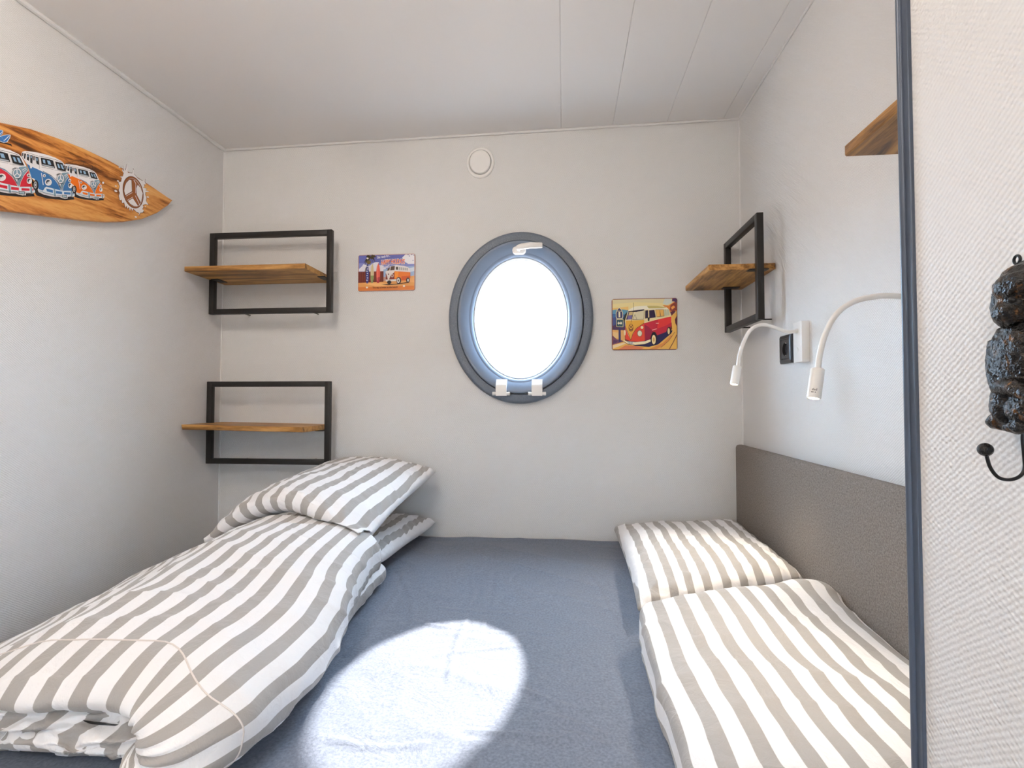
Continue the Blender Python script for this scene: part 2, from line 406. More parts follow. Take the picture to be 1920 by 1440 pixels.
# ================================================================== BEDDING
def add_stripe(o, vals):
    a = o.data.attributes.new('stripe', 'FLOAT', 'POINT'); a.data.foreach_set('value', vals)
def sgnpow(v, p): return math.copysign(abs(v) ** p, v)
def wob(p, s, k): return noise.noise(Vector((p[0] * s + k, p[1] * s - k, p[2] * s + 2 * k)))
def loft(name, mat, parent, spec, label=None, cat=None):
    """stuffed cotton roll lying along y. spec: sec(y)->(xc,a,h,zb), yf,yb, front/back rounding, crease, n, phase"""
    NT_, NB = 200, 90; yf, yb, rf, rb = spec['yf'], spec['yb'], spec['rf'], spec['rb']
    nc = 34
    stations = []
    for k in range(nc): q = (k + .02) / nc; stations.append(('f', q))
    for k in range(NB + 1): stations.append(('m', k / NB))
    for k in range(nc): q = 1 - (k + 1) / nc * .985; stations.append(('b', q))
    def section(y, t):
        if 'section' in spec: return spec['section'](y, t)
        xc, a, h, zb = spec['sec'](y); c, s = math.cos(t), math.sin(t)
        n_ = spec.get('n', 2.4); zc = zb + .40 * h
        x = xc + a * sgnpow(c, 2 / n_)
        z = zc + (.60 * h * abs(s) ** (2 / n_) if s >= 0 else -.40 * h * abs(s) ** (2 / 3.2))
        x += spec.get('lean', 0) * (z - zc)
        return x, z
    ths = [-PI / 2 + 2 * PI * k / NT_ for k in range(NT_)]
    ym = (yf + yb) / 2; ref = [Vector(section(ym, t)) for t in ths]; u = [0.0]
    for k in range(1, NT_): u.append(u[-1] + (ref[k] - ref[k - 1]).length)
    bm = bmesh.new(); vals = []; rings = []
    cr = spec.get('crease')
    for typ, q in stations:
        ringv = []
        for k, t in enumerate(ths):
            if typ == 'm':
                y = (yf + rf) + (yb - rb - yf - rf) * q; x, z = section(y, t); edge = 0
            elif typ == 'f':
                phi = q * PI / 2; y0 = yf + rf; x, z = section(y0, t); s = math.sin(phi); y = yf + rf * (1 - math.cos(0) * math.sqrt(max(0, 1 - (1 - q) ** 2)) ) if False else yf + rf * (1 - math.sqrt(max(0, 1 - (math.cos(phi)) ** 4)))
                y = yf + rf * (1 - math.cos(phi)) ** 1.0
                if cr:
                    xl, xp, zc = cr; tx = max(xl, min(xp, x)); y += .045 * math.exp(-(q / .16) ** 2)
                    g = math.exp(-q / .35) * (1 - math.exp(-q / .1))
                    ww = (math.sin(t * 31 + 4 * noise.noise(Vector((t * 3, 2, 0)))) * .007) * g
                    y += ww - (.030 * math.sin(PI * min(1, s)) * max(0, min(1, (x - xp) / .08)) * max(0, min(1, (zc - z) / .03)))
                else: tx = spec['sec'](y0)[0] * .6 + x * .4; zc = spec['sec'](y0)[3] + .42 * spec['sec'](y0)[2]
                x = tx + (x - tx) * s; z = zc + (z - zc) * s
            else:
                phi = q * PI / 2; y0 = yb - rb; x, z = section(y0, t); s = math.sin(phi) ** .75
                y = yb - rb * (1 - math.cos(phi)); tx = x * .75 + spec['sec'](y0)[0] * .25; zc = spec['sec'](y0)[3] + .45 * spec['sec'](y0)[2]
                x = tx + (x - tx) * s; z = zc + (z - zc) * s
            if 'skew' in spec: y += spec['skew'](x, y)
            p = Vector((x, y, z)); amp = spec.get('amp', 1)
            nz = wob(p, 5, 1) * .010 + wob(p, 13, 3) * .0045
            rg = (1 - abs(wob((p.x * .5, p.y * 1.5, p.z), 9, 5))) ** 5 * .006
            d = Vector((math.cos(t), 0, math.sin(t)))
            if z > BED + .012: p += d * (nz + rg) * amp
            if 'shape' in spec: p = spec['shape'](p)
            p.z = max(p.z, sheet_z(p.x, p.y) + .004)
            p.x = max(p.x, XL + .012)
            ringv.append(bm.verts.new(p)); vals.append(u[k] + spec.get('phase', 0) + wob(p, 6, 9) * .006 + wob(p, 22, 2) * .0012)
        rings.append(ringv)
    for a, b in zip(rings, rings[1:]):
        for k in range(NT_): bm.faces.new((a[k], a[(k + 1) % NT_], b[(k + 1) % NT_], b[k]))
    bm.faces.new(rings[0]); bm.faces.new(rings[-1][::-1])
    o = link(name, bm, mat, parent, angle=180); add_stripe(o, vals); return o, section
def lerp(a, b, t): return a + (b - a) * t
def pillow(name, mid, T, stripe_half, nb=70, sgn=1, seed=0, edge=1.0, phase=0.0):
    """two-sided stuffed pillow: mid(a,b)->Vector for a,b in -1..1, T=(top,bottom) fullness"""
    bm = bmesh.new(); vals = []; top = {}; bot = {}
    for side, st in ((0, top), (1, bot)):
        for j in range(nb + 1):
            for i in range(nb + 1):
                if side and (i in (0, nb) or j in (0, nb)): st[i, j] = top[i, j]; continue
                a = math.sin((2 * i / nb - 1) * PI / 2) * .35 + (2 * i / nb - 1) * .65; b = math.sin((2 * j / nb - 1) * PI / 2) * .35 + (2 * j / nb - 1) * .65
                aa = a * (1 - .045 * (1 - b * b)); bb = b * (1 - .04 * (1 - a * a))
                p = mid(aa, bb)
                e = .004; nrm = (mid(aa + e, bb) - mid(aa - e, bb)).cross(mid(aa, bb + e) - mid(aa, bb - e)).normalized()
                f = ((1 - a ** 4) * (1 - b ** 4)) ** .45
                w = noise.noise(Vector((aa * 2.2 + seed, bb * 2.2, seed))) * .006 + (1 - abs(noise.noise(Vector((aa * 3 + seed, bb * 5, 2 + seed))))) ** 5 * .005
                rim_ = max(abs(a), abs(b)); w += math.sin(24 * (a + b * 1.3) + 3 * noise.noise(Vector((a * 4, b * 4, seed)))) * .0065 * edge * max(0, (rim_ - .72) / .28) * (1 - rim_ * .7) * 2
                p = p + nrm * ((T[0] if side == 0 else -T[1]) * f + (w * (f > 0) if side == 0 else 0))
                st[i, j] = bm.verts.new(p)
                vals.append(aa * stripe_half * sgn + phase + noise.noise(Vector((aa * 2, bb * 2.5, seed + 5))) * .007)
    for st, fl in ((top, 1), (bot, 0)):
        for j in range(nb):
            for i in range(nb):
                q = [st[i, j], st[i + 1, j], st[i + 1, j + 1], st[i, j + 1]]; bm.faces.new(q if fl else q[::-1])
    bm.verts.index_update()
    o = link(name, bm, M['stripe'], None, angle=180, origin=tuple(mid(0, 0) + Vector((0, 0, -T[1])))); add_stripe(o, vals); return o

# -- duvet folded into a long roll on the left
dl = thing('duvet', 'grey and white striped duvet folded into a long roll on the left of the bed', 'duvet', (-.88, 1.05, BED))
def ss(a, b, v): v = max(0, min(1, (v - a) / (b - a))); return v * v * (3 - 2 * v)
def secL(y): return (-.80, .36, lerp(.158, .186, ss(.7, 1.4, y)), BED + .016 * ss(.95, 1.15, y))
def sectL(y, t):
    xc, _, h, zb = secL(y); c, q = math.cos(t), math.sin(t); xr = -.418 - .085 * ss(.85, 1.4, y)
    if c >= 0:
        x = xc + (xr - xc) * sgnpow(c, 2 / 2.6); z = zb + .42 * h + (.58 * h * abs(q) ** (2 / 2.6) if q >= 0 else -.42 * h * abs(q) ** (2 / 3.2))
    else:
        x = xc + .38 * c; z = zb + h * (1 - abs(c) ** 1.25) if q >= 0 else zb
    return x, z
oL, fL = loft('folded_cover', M['stripe'], dl, dict(sec=secL, section=sectL, skew=lambda x, y: -.085 * ss(-.63, -.47, x) * (1 - ss(.74, 1.02, y)), yf=.662, yb=1.47, rf=.165, rb=.09, n=2.5, crease=(-1.1, -.595, .666), phase=.010))
def secL2(y): return (-.77, -.478 - .022 * ss(1.0, 1.4, y) + .77, .085, BED)
loft('lower_fold', M['stripe'], dl, dict(sec=secL2, yf=1.0, yb=1.485, rf=.12, rb=.05, n=3, phase=.031, amp=.6))
# piping seam around the near corner
bm = bmesh.new(); pts = []
for k in range(60):
    t = math.radians(-26 + 178 * k / 59); ys = .765; x, z = fL(.662 + .165, t); c = Vector((math.cos(t), 0, math.sin(t)))
    sn = math.sqrt(max(0, 1 - (1 - (ys - .662) / .165) ** 2)); tx_ = max(-1.1, min(-.595, x)); x = tx_ + (x - tx_) * sn; z = .666 + (z - .666) * sn
    ys += -.085 * ss(-.63, -.47, x) * (1 - ss(.74, 1.02, ys)) - (.030 * math.sin(PI * sn) * max(0, min(1, (x + .595) / .08)) * max(0, min(1, (.666 - z) / .03)))
    p = Vector((x, ys, z)); nz = wob(p, 5, 1) * .010 + wob(p, 13, 3) * .0045 + (1 - abs(wob((p.x * .5, p.y * 1.5, p.z), 9, 5))) ** 5 * .006
    pts.append(p + c * (nz + .0006))
tube(bm, pts, .0012, 8); link('piping', bm, M['seam'], dl)
# crumpled loose end of the cover under the roll
bm = bmesh.new(); vals = []; nx_, ny_ = 150, 60; GG = []
for j in range(ny_ + 1):
    row = []
    for i in range(nx_ + 1):
        s, t = i / nx_, j / ny_
        x = lerp(-1.05, -.575, s); p = Vector((x, t, 0))
        z = lerp(.694, .602, t ** .8) + .006 * noise.noise(Vector((x * 7, t * 2, 4)))
        y = .724 + .03 * max(0, 1 - t * 6) - .020 * math.sin(PI * min(1, t * 1.15))
        rg = (1 - abs(noise.noise(Vector((x * 9 + t * 2.2, t * 3.2 - x * 3, 2))))) ** 3
        rg2 = (1 - abs(noise.noise(Vector((x * 20 - t * 3, t * 6 + x * 6, 8))))) ** 4
        y -= .028 * rg * math.sin(PI * min(1, t + .1)) + .010 * rg2
        z = max(sheet_z(x, y) + .004, z + .006 * rg2)
        row.append(bm.verts.new((x, y, z))); vals.append(x * .8 + t * .05 + .02 * noise.noise(Vector((x * 8, t * 4, 3))))
    GG.append(row)
for j in range(ny_):
    for i in range(nx_): bm.faces.new((GG[j][i], GG[j][i + 1], GG[j + 1][i + 1], GG[j + 1][i]))
o = link('loose_hem', bm, M['stripe'], dl, angle=180); add_stripe(o, vals)
md = o.modifiers.new('thickness', 'SOLIDIFY'); md.thickness = .003; md.offset = -1

# -- duvet folded flat on the right
dr = thing('duvet', 'grey and white striped duvet folded flat beside the headboard on the right', 'duvet', (.385, .92, BED))
def secR(y): return (.383, .236, .098, BED)
def shapeR(p):
    t = max(0, min(1, (p.x - .15) / .47)); f = 1 - .30 * t ** 2 * max(0, min(1, (1.30 - p.y) / .35)); p.z = BED + (p.z - BED) * f
    p.z += .012 * math.exp(-((p.y - 1.12 - .2 * t) / .10) ** 2) * (p.z > BED + .04); p.x = min(p.x, XR - .037); return p
loft('folded_cover', M['stripe'], dr, dict(sec=secR, yf=.60, yb=1.165, rf=.05, rb=.055, n=5.5, phase=.004, amp=.75, shape=shapeR, skew=lambda x, y: (x - .15) * .42 * max(0, min(1, (y - .75) / .4))))

# -- pillows
from mathutils.bvhtree import BVHTree
def rest_on(o, lower):
    trees = []
    for l in lower:
        mw = Matrix.Translation(ORG[l.name]); trees.append(BVHTree.FromPolygons([mw @ v.co for v in l.data.vertices], [p.vertices[:] for p in l.data.polygons]))
    org = ORG[o.name]; half = 71 * 71
    for i, v in enumerate(o.data.vertices):
        p = v.co + org; need = sheet_z(p.x, p.y) + .004
        for t in trees:
            h = t.ray_cast(Vector((p.x, p.y, 1.6)), Vector((0, 0, -1)))
            if h[0]: need = max(need, h[0].z + .004)
        if i < half: need += .004
        if p.z < need: v.co.z = need - org.z
def midR(a, b): x_ = .393 + .219 * a + .008 * b; return Vector((x_, lerp(1.215 + (x_ - .15) * .42, 1.962, (b + 1) / 2), BED + .050 + .012 * a * a + .012 * a))
pr = pillow('pillow', midR, (.062, .045), .235, seed=3, phase=.012); rest_on(pr, []); tag(pr, 'grey and white striped pillow lying flat in front of the headboard corner', 'pillow')
def midL1(a, b): return Vector((-.80 + .29 * a + .02 * b, 1.735 + .240 * b, BED + .058))
pl1 = pillow('pillow', midL1, (.050, .052), .29, seed=8, phase=.018); rest_on(pl1, []); tag(pl1, 'striped pillow at the bottom of the left stack, lying on the sheet', 'pillow')
def midL2(a, b):
    return Vector((-.750 + .240 * a + .035 * b, 1.665 + .285 * b - .03 * a, .7875 + .0725 * b + (.080 - .050 * b) * (1 - a * a)))
pl2 = pillow('pillow', midL2, (.034, .060), .26, seed=12, phase=.0); rest_on(pl2, [oL, pl1]); tag(pl2, 'plump striped pillow on top of the left stack, leaning on the back wall', 'pillow')

# ================================================================== SHELVES
def shelf(label, org, ux, out, fw, fz, bx, bd, bz, group, tilt=(0, 0), live=0.0, mat='board', fgap=None):
    """wall shelf. org: point on the wall; ux along the wall, out away from it. fw=(x0,x1), fz=(z0,z1) frame outer, fgap=(back,front) distances of the frame from wall;
    bx board extent, bd=(d0,d1) board distance from the wall, bz top of the board"""
    org = Vector(org); ux = Vector(ux); out = Vector(out); up = Vector((0, 0, 1))
    mt = Matrix(((ux.x, out.x, 0, org.x), (ux.y, out.y, 0, org.y), (ux.z, out.z, 1, org.z), (0, 0, 0, 1)))
    cen = mt @ Vector(((fw[0] + fw[1]) / 2, 0, fz[0]))
    t = thing('wall_shelf', label, 'shelf', tuple(cen), group)
    tb = .0205; g0, g1 = fgap
    bm = bmesh.new()
    def X(lo, hi, bev): box(bm, lo, hi, bev, 2, mt)
    X((fw[0], g0, fz[0]), (fw[0] + tb, g1, fz[1]), .0015); X((fw[1] - tb, g0, fz[0]), (fw[1], g1, fz[1]), .0015)
    X((fw[0] + tb - .001, g0, fz[0]), (fw[1] - tb + .001, g1, fz[0] + tb), .0015); X((fw[0] + tb - .001, g0, fz[1] - tb), (fw[1] - tb + .001, g1, fz[1]), .0015)
    link('frame', bm, M['black'], t)
    thk = .0185
    bm = bmesh.new(); ns = 24
    vs = []
    for k in range(ns + 1):
        s = k / ns; x = lerp(bx[0], bx[1], s); dz = lerp(tilt[0], tilt[1], s)
        w = live * (noise.noise(Vector((s * 5, bz * 7, 1))) * .5)
        vs.append([bm.verts.new(mt @ Vector(q)) for q in ((x, bd[0], bz + dz), (x, bd[1] - .002 + w, bz + dz), (x, bd[1] + w, bz + dz - .002), (x, bd[1] + w - live * .3, bz + dz - thk + .002), (x, bd[1] - .002 + w - live * .3, bz + dz - thk), (x, bd[0], bz + dz - thk))])
    for a, b in zip(vs, vs[1:]):
        for k in range(6): bm.faces.new((a[k], a[(k + 1) % 6], b[(k + 1) % 6], b[k]))
    bm.faces.new(vs[0]); bm.faces.new(vs[-1][::-1])
    link('shelf_board', bm, M[mat], t, angle=30)
    for x0, sg in ((fw[0] + tb, 1), (fw[1] - tb, -1)):
        bm = bmesh.new(); zz = bz - thk + (tilt[0] if sg > 0 else tilt[1])
        a, b = sorted((x0 - sg * .002, x0 + sg * .028))
        box(bm, (a, g0 - .022, zz - .003), (b, g1 + .016, zz + .0002), .001, 1, mt); link('bracket', bm, M['black'], t)
    for x0, x1 in ((.22, .26), (.80, .84)):
        zq = fz[0] + .010; bm = bmesh.new(); a = lerp(*fw, x0); tube(bm, [mt @ Vector((a, .0, zq)), mt @ Vector((a, g0 + .008, zq))], .0022, 10); link('wall_pin', bm, M['black'], t)
    return t
GRP = 'black framed wooden wall shelves'
shelf('black framed wood shelf high in the left corner, above a matching shelf', (0, YB, 0), (1, 0, 0), (0, -1, 0), (-1.376, -.879), (1.459, 1.7775), (-1.374, -.915), (0.003, .235), 1.6125, GRP, fgap=(.08, .1))
shelf('black framed wood shelf low in the left corner, just above the pillows', (0, YB, 0), (1, 0, 0), (0, -1, 0), (-1.378, -.881), (.880, 1.197), (-1.376, -.918), (0.003, .235), 1.034, GRP, tilt=(.003, -.004), live=.012, fgap=(.08, .1))
XFR = .588
ynr = at(1421, 590, x=XFR).y; yfr = min(at(1356.5, 452, x=XFR).y, YB - .012)
shelf('black framed wood shelf seen end-on beside the back right corner', (XR, 0, 0), (0, 1, 0), (-1, 0, 0), (ynr, yfr), (1.372, 1.7), (1.679, 1.988), (.003, .204), 1.5505, GRP, mat='board_y', fgap=(XR - XFR - .0205, XR - XFR))
ysh = at(1584, 272, x=.452).y
shelf('wood shelf on the right wall partly hidden behind the partition edge', (XR, 0, 0), (0, 1, 0), (-1, 0, 0), (ysh - .40, ysh - .03), (1.372, 1.7), (YP + .02, ysh), (.003, .204), at(1584, 272, x=.452).z, GRP, mat='board_y', fgap=(XR - XFR - .0205, XR - XFR))

# ================================================================== READING LAMPS AND SOCKET
def lamp(label, y0, y1, z0, z1, path, head_top, head_bot, watts, mark=False):
    t = thing('reading_lamp', label, 'lamp', (XR, (y0 + y1) / 2, z0), 'reading lamps on the right wall')
    bm = bmesh.new(); box(bm, (XR - .0205, y0, z0), (XR, y1, z1), .0012, 2); bs = link('base_box', bm, M['white_plastic'], t)
    bm = bmesh.new(); yc = (y0 + y1) / 2 + .004; zc = lerp(z0, z1, .30)
    tube(bm, [(XR - .0200, yc, zc), (XR - .0215, yc, zc)], .0085, 20); link('touch_switch', bm, M['white_metal'], bs)
    bm = bmesh.new(); sp_ = spline(path, 14); tube(bm, sp_, .0049, 14); tube(bm, [sp_[0] + Vector((.004, 0, 0)), sp_[0] - Vector((.006, 0, 0))], .0068, 16)
    link('gooseneck', bm, M['white_metal'], t)
    A = Vector(head_top); B = Vector(head_bot); d = (B - A).normalized(); r = .0112
    bm = bmesh.new(); tube(bm, [A - d * .0005, A + d * .0008, B - d * .0008, B, B - d * .004], [r - .0012, r, r, r - .001, r - .0016], 28, caps=False)
    f = [e for e in bm.edges if e.is_boundary]; bmesh.ops.holes_fill(bm, edges=f)
    hd = link('lamp_head', bm, M['white_metal'], t, angle=50)
    bm = bmesh.new(); ellipsoid(bm, B - d * .001, (r - .0018, r - .0018, .0022), d.to_track_quat('Z', 'Y').to_matrix(), 24, 10)
    link('led_lens', bm, M['led'], hd)
    if mark:
        bm = bmesh.new()
        vd = (EYE - B); sd_ = d.cross(vd).normalized(); fr = sd_.cross(d).normalized()
        if fr.dot(vd) < 0: fr = -fr
        for k, (ln, off) in enumerate(((.004, -.35), (.0025, -.12), (.0025, .05), (.004, .25), (.003, .45))):
            ang = off * .75; o_ = (fr * math.cos(ang) + sd_ * math.sin(ang)) * (r + .0001); c = B - d * .012 + o_; w = sd_ * .0004
            prism(bm, [c - w, c + w, c + w - d * ln, c - w - d * ln], o_.normalized() * .00012)
        for q in (-.1, .2, .38): 
            o_ = (fr * math.cos(q) + sd_ * math.sin(q)) * (r + .0001); c = B - d * .0085 + o_; prism(bm, [c - sd_ * .0008, c + sd_ * .0008, c + sd_ * .0008 - d * .0014, c - sd_ * .0008 - d * .0014], o_.normalized() * .00012)
        link('printed_mark', bm, paint((70, 70, 75)), hd, smooth=False)
    l = bpy.data.lights.new('reading_light', 'SPOT'); lo = bpy.data.objects.new('reading_light', l); COL.objects.link(lo); lo.parent = t
    l.energy = watts; l.color = (1, .85, .64); l.spot_size = math.radians(88); l.spot_blend = .9; l.shadow_soft_size = .008
    lo.location = B + d * .004 - ORG[t.name]; lo.rotation_euler = d.to_track_quat('-Z', 'Y').to_euler()
    return t
yA = 1.494
p1 = [(XR - .0205, yA, at(1493, 621, x=XR - .02).z), at(1476, 622, y=1.49), at(1452, 614, y=1.485), at(1428, 609, y=1.48), at(1408, 618, y=1.475), at(1395, 640, y=1.47), at(1387, 664, y=1.468), at(1383.5, 688, y=1.465)]
lamp('white gooseneck reading lamp with lit tip beside the black socket', 1.4675, 1.5197, 1.230, 1.340, p1, at(1382.5, 687, y=1.465), at(1376.5, 721, y=1.46), 5)
yB_ = .93
p2 = [(XR - .0205, yB_ + .0, at(1700, 557, y=.93).z - .01), at(1725, 561, y=.935), at(1690, 556, y=.94), at(1650, 555, y=.945), at(1605, 564, y=.95), at(1570, 587, y=.95), at(1548, 625, y=.95), at(1537, 665, y=.95), at(1533.5, 694, y=.95)]
lamp('white gooseneck reading lamp reaching out from behind the partition edge', yB_ - .026, yB_ + .026, 1.225, 1.335, p2, at(1533, 692, y=.95), at(1525.5, 747, y=.945), 3.6, True)

so = thing('wall_socket', 'black wall power socket half hidden behind the reading lamp box', 'socket', (XR, 1.613, 1.30))
sz0, sz1 = at(1464, 683, x=XR - .006).z, at(1464, 631, x=XR - .006).z; sy1 = at(1464, 655, x=XR - .004).y; sy0 = sy1 - (sz1 - sz0); cy, cz = (sy0 + sy1) / 2, (sz0 + sz1) / 2
hs = (sz1 - sz0) / 2
bm = bmesh.new()
# domed cover plate with a square cut-out
def sq(h, x, rad, N=12):
    out = []
    for q, (sy_, sz_) in enumerate(((1, 1), (-1, 1), (-1, -1), (1, -1))):
        for k in range(N + 1):
            a = (q * 90 + 90 * k / N) * PI / 180; out.append(bm.verts.new((x, cy + sy_ * (h - rad) + rad * math.cos(a), cz + sz_ * (h - rad) + rad * math.sin(a))))
    return out
rr = [sq(hs, XR, .003), sq(hs, XR - .006, .003), sq(hs - .004, XR - .0095, .004), sq(hs - .012, XR - .0105, .004), sq(.0285, XR - .0085, .002), sq(.0280, XR - .004, .002)]
for a, b in zip(rr, rr[1:]):
    for k in range(len(a)): bm.faces.new((a[k], a[(k + 1) % len(a)], b[(k + 1) % len(a)], b[k]))
link('cover_plate', bm, M['socket'], so, angle=35)
bm = bmesh.new()
N = 64; inner = [bm.verts.new((XR - .0085, cy + .0195 * math.cos(2 * PI * k / N), cz + .0195 * math.sin(2 * PI * k / N))) for k in range(N)]
sqv = []
for k in range(N):
    c, s = math.cos(2 * PI * k / N), math.sin(2 * PI * k / N); q = .0276 / max(abs(c), abs(s)); sqv.append(bm.verts.new((XR - .0085, cy + c * q, cz + s * q)))
deep = [bm.verts.new((XR - .0005, cy + .019 * math.cos(2 * PI * k / N), cz + .019 * math.sin(2 * PI * k / N))) for k in range(N)]
for a, b in ((sqv, inner), (inner, deep)):
    for k in range(N): bm.faces.new((a[k], a[(k + 1) % N], b[(k + 1) % N], b[k]))
link('socket_insert', bm, M['socket'], so, angle=30)
bm = bmesh.new(); tube(bm, [(XR - .0003, cy, cz), (XR - .0012, cy, cz)], .0188, 48)
for k in (-1, 1): tube(bm, [(XR - .001, cy + k * .0095, cz), (XR - .0016, cy + k * .0095, cz)], .0026, 16)
link('socket_well', bm, M['socket_hole'], so, angle=40)
for k in (-1, 1):
    bm = bmesh.new(); box(bm, (XR - .0075, cy - .003, cz + k * .0182 - .0012), (XR - .001, cy + .003, cz + k * .0182 + .0012), .0005, 1); link('earth_clip', bm, M['steel'], so)

# ================================================================== ROUND WALL VENT
vc = at(901, 306, y=YB); VR = (at(927, 306, y=YB) - at(875, 306, y=YB)).length / 2
ve = thing('air_vent', 'round white air valve on the back wall just under the ceiling', 'vent', (vc.x, YB, vc.z))
bm = bmesh.new(); k = VR / .054
lathe_y(bm, (vc.x, vc.z), [(r * k, r * k * 1.12, YB - d) for r, d in ((.054, -.001), (.054, .004), (.0525, .007), (.049, .009), (.044, .009), (.0425, .006), (.042, .002))], 72)
link('outer_ring', bm, M['white_metal'], ve, angle=50)
bm = bmesh.new()
lathe_y(bm, (vc.x, vc.z), [(r * k, r * k * 1.12, YB - d) for r, d in ((.0405, .002), (.0405, .013), (.0395, .0155), (.037, .0165), (.030, .0150), (.015, .0142), (.002, .014))], 72, True)
link('valve_disc', bm, M['white_metal'], ve, angle=60)

# ================================================================== PICTURES
class Art:
    """flat enamel picture: polygons in drawing units mapped on a real plate"""
    def __init__(s, mp): s.bm = bmesh.new(); s.mats = []; s.mp = mp; s.layer = 0
    def _mi(s, col):
        mt = paint(col)
        if mt not in s.mats: s.mats.append(mt)
        return s.mats.index(mt)
    def poly(s, col, *pts, lay=1):
        s.layer += lay; vs = []
        if len(pts) == 1: pts = pts[0]
        for p in pts: vs.append(s.bm.verts.new(s.mp(p[0], p[1], s.layer * 4e-5)))
        f = s.bm.faces.new(vs); f.material_index = s._mi(col)
    def ell(s, col, cx, cy, rx, ry, n=22, rot=0):
        c, q = math.cos(rot), math.sin(rot)
        s.poly(col, [(cx + rx * math.cos(t) * c - ry * math.sin(t) * q, cy + rx * math.cos(t) * q + ry * math.sin(t) * c) for t in [2 * PI * k / n for k in range(n)]])
    def line(s, col, pts, w):
        s.layer += 1
        for a, b in zip(pts, pts[1:]):
            d = Vector((b[0] - a[0], b[1] - a[1])).normalized() * w / 2; nrm = (-d.y, d.x)
            vs = [s.bm.verts.new(s.mp(p[0], p[1], s.layer * 4e-5)) for p in ((a[0] + nrm[0], a[1] + nrm[1]), (b[0] + nrm[0], b[1] + nrm[1]), (b[0] - nrm[0], b[1] - nrm[1]), (a[0] - nrm[0], a[1] - nrm[1]))]
            s.bm.faces.new(vs).material_index = s._mi(col)
    def text(s, col, txt, x, y, size, width, rot=0, arch=0, bold=0.0):
        cu = bpy.data.curves.new('t', 'FONT'); cu.body = txt; cu.size = 1; cu.offset = bold; cu.resolution_u = 2
        ob = bpy.data.objects.new('t', cu); COL.objects.link(ob)
        bpy.context.view_layer.update()
        me = bpy.data.meshes.new_from_object(ob.evaluated_get(bpy.context.evaluated_depsgraph_get()))
        bpy.data.objects.remove(ob); bpy.data.curves.remove(cu)
        xs_ = [v.co.x for v in me.vertices]; x0, x1 = min(xs_), max(xs_); s.layer += 1; mi = s._mi(col); vs = []
        for v in me.vertices:
            u = (v.co.x - x0) / (x1 - x0); px = x + u * width; py = y - v.co.y * size - arch * math.sin(PI * u) + rot * u
            vs.append(s.bm.verts.new(s.mp(px, py, s.layer * 4e-5)))
        for p in me.polygons:
            try: s.bm.faces.new([vs[i] for i in p.vertices]).material_index = mi
            except ValueError: pass
        bpy.data.meshes.remove(me)
    def done(s, name, parent):
        for f in s.bm.faces: pass
        return link(name, s.bm, s.mats, parent, smooth=False)

def tin_sign(name, label, corners, crop, rim, rough=.35):
    """corners px of the plate on the back wall; crop: drawing units of the same corners (x0,y0,x1,y1)"""
    (x0, y0), (x1, y1) = corners; a = at(x0, y0, y=YB - .005); b = at(x1, y1, y=YB - .005)
    c = ((a.x + b.x) / 2, YB, (a.z + b.z) / 2); w, h = (b.x - a.x), (a.z - b.z)
    t = thing(name, label, 'sign', c)
    bm = bmesh.new(); r = .008; prof = []
    def rr(dx, y):
        out = []
        for q, (sx, sz) in enumerate(((1, 1), (-1, 1), (-1, -1), (1, -1))):
            for k in range(7):
                g = (q * 90 + 90 * k / 6) * PI / 180; ra = max(.001, r - dx); out.append(bm.verts.new((c[0] + sx * (w / 2 - r) + ra * math.cos(g), y, c[2] + sz * (h / 2 - r) + ra * math.sin(g))))
        return out
    L_ = [rr(0, YB - .0008), rr(0, YB - .0035), rr(.0015, YB - .005), rr(.003, YB - .005)]
    for p, q in zip(L_, L_[1:]):
        for k in range(len(p)): bm.faces.new((p[k], p[(k + 1) % len(p)], q[(k + 1) % len(p)], q[k]))
    bm.faces.new(L_[-1]); bm.faces.new(L_[0][::-1])
    link('tin_plate', bm, paint(rim), t, angle=50)
    def mp(x, y, d): return Vector((a.x + (x - crop[0]) / (crop[2] - crop[0]) * w, YB - .0051 - d, a.z - (y - crop[1]) / (crop[3] - crop[1]) * h))
    return t, Art(mp)

# -- right sign: red and cream camper van by a coast road
t, A = tin_sign('tin_sign', 'tin sign with a red and cream camper van, right of the porthole', ((1147, 560.6), (1270.6, 655.4)), (198, 180, 1615, 1272), (140, 66, 50))
A.poly((226, 214, 168), (212, 194), (1601, 194), (1601, 700), (212, 700))
A.poly((238, 222, 160), (212, 290), (700, 260), (1601, 300), (1601, 460), (212, 430))
A.poly((240, 200, 120), (212, 380), (560, 350), (560, 470), (212, 440))
A.poly((214, 222, 214), (1350, 194), (1480, 194), (1500, 280), (1390, 330), (1300, 300))
A.poly((228, 140, 66), (1300, 330), (1430, 340), (1601, 230), (1601, 470), (1440, 480), (1380, 400))
A.poly((150, 70, 60), (1470, 330), (1601, 250), (1601, 440), (1520, 470), (1450, 440))
A.poly((92, 66, 110), (1510, 194), (1601, 194), (1601, 290), (1560, 260), (1500, 250))
A.poly((240, 160, 80), (1480, 380), (1540, 340), (1570, 380), (1500, 430))
A.poly((96, 156, 190), (212, 420), (380, 400), (560, 430), (560, 560), (212, 560))
A.poly((60, 110, 170), (212, 500), (560, 520), (560, 640), (212, 640))
A.poly((70, 84, 140), (212, 590), (300, 560), (480, 640), (480, 800), (212, 800))
A.poly((78, 52, 92), (212, 760), (280, 730), (380, 790), (500, 760), (500, 900), (212, 860))
A.poly((232, 180, 110), (212, 840), (480, 850), (480, 1110), (212, 1140))
A.poly((236, 200, 140), (212, 880), (330, 900), (340, 1010), (230, 1020))
A.poly((126, 78, 104), (212, 960), (300, 1040), (400, 1060), (470, 1100), (330, 1130), (212, 1160))
A.poly((88, 56, 96), (230, 1060), (330, 1070), (300, 1110), (212, 1140))
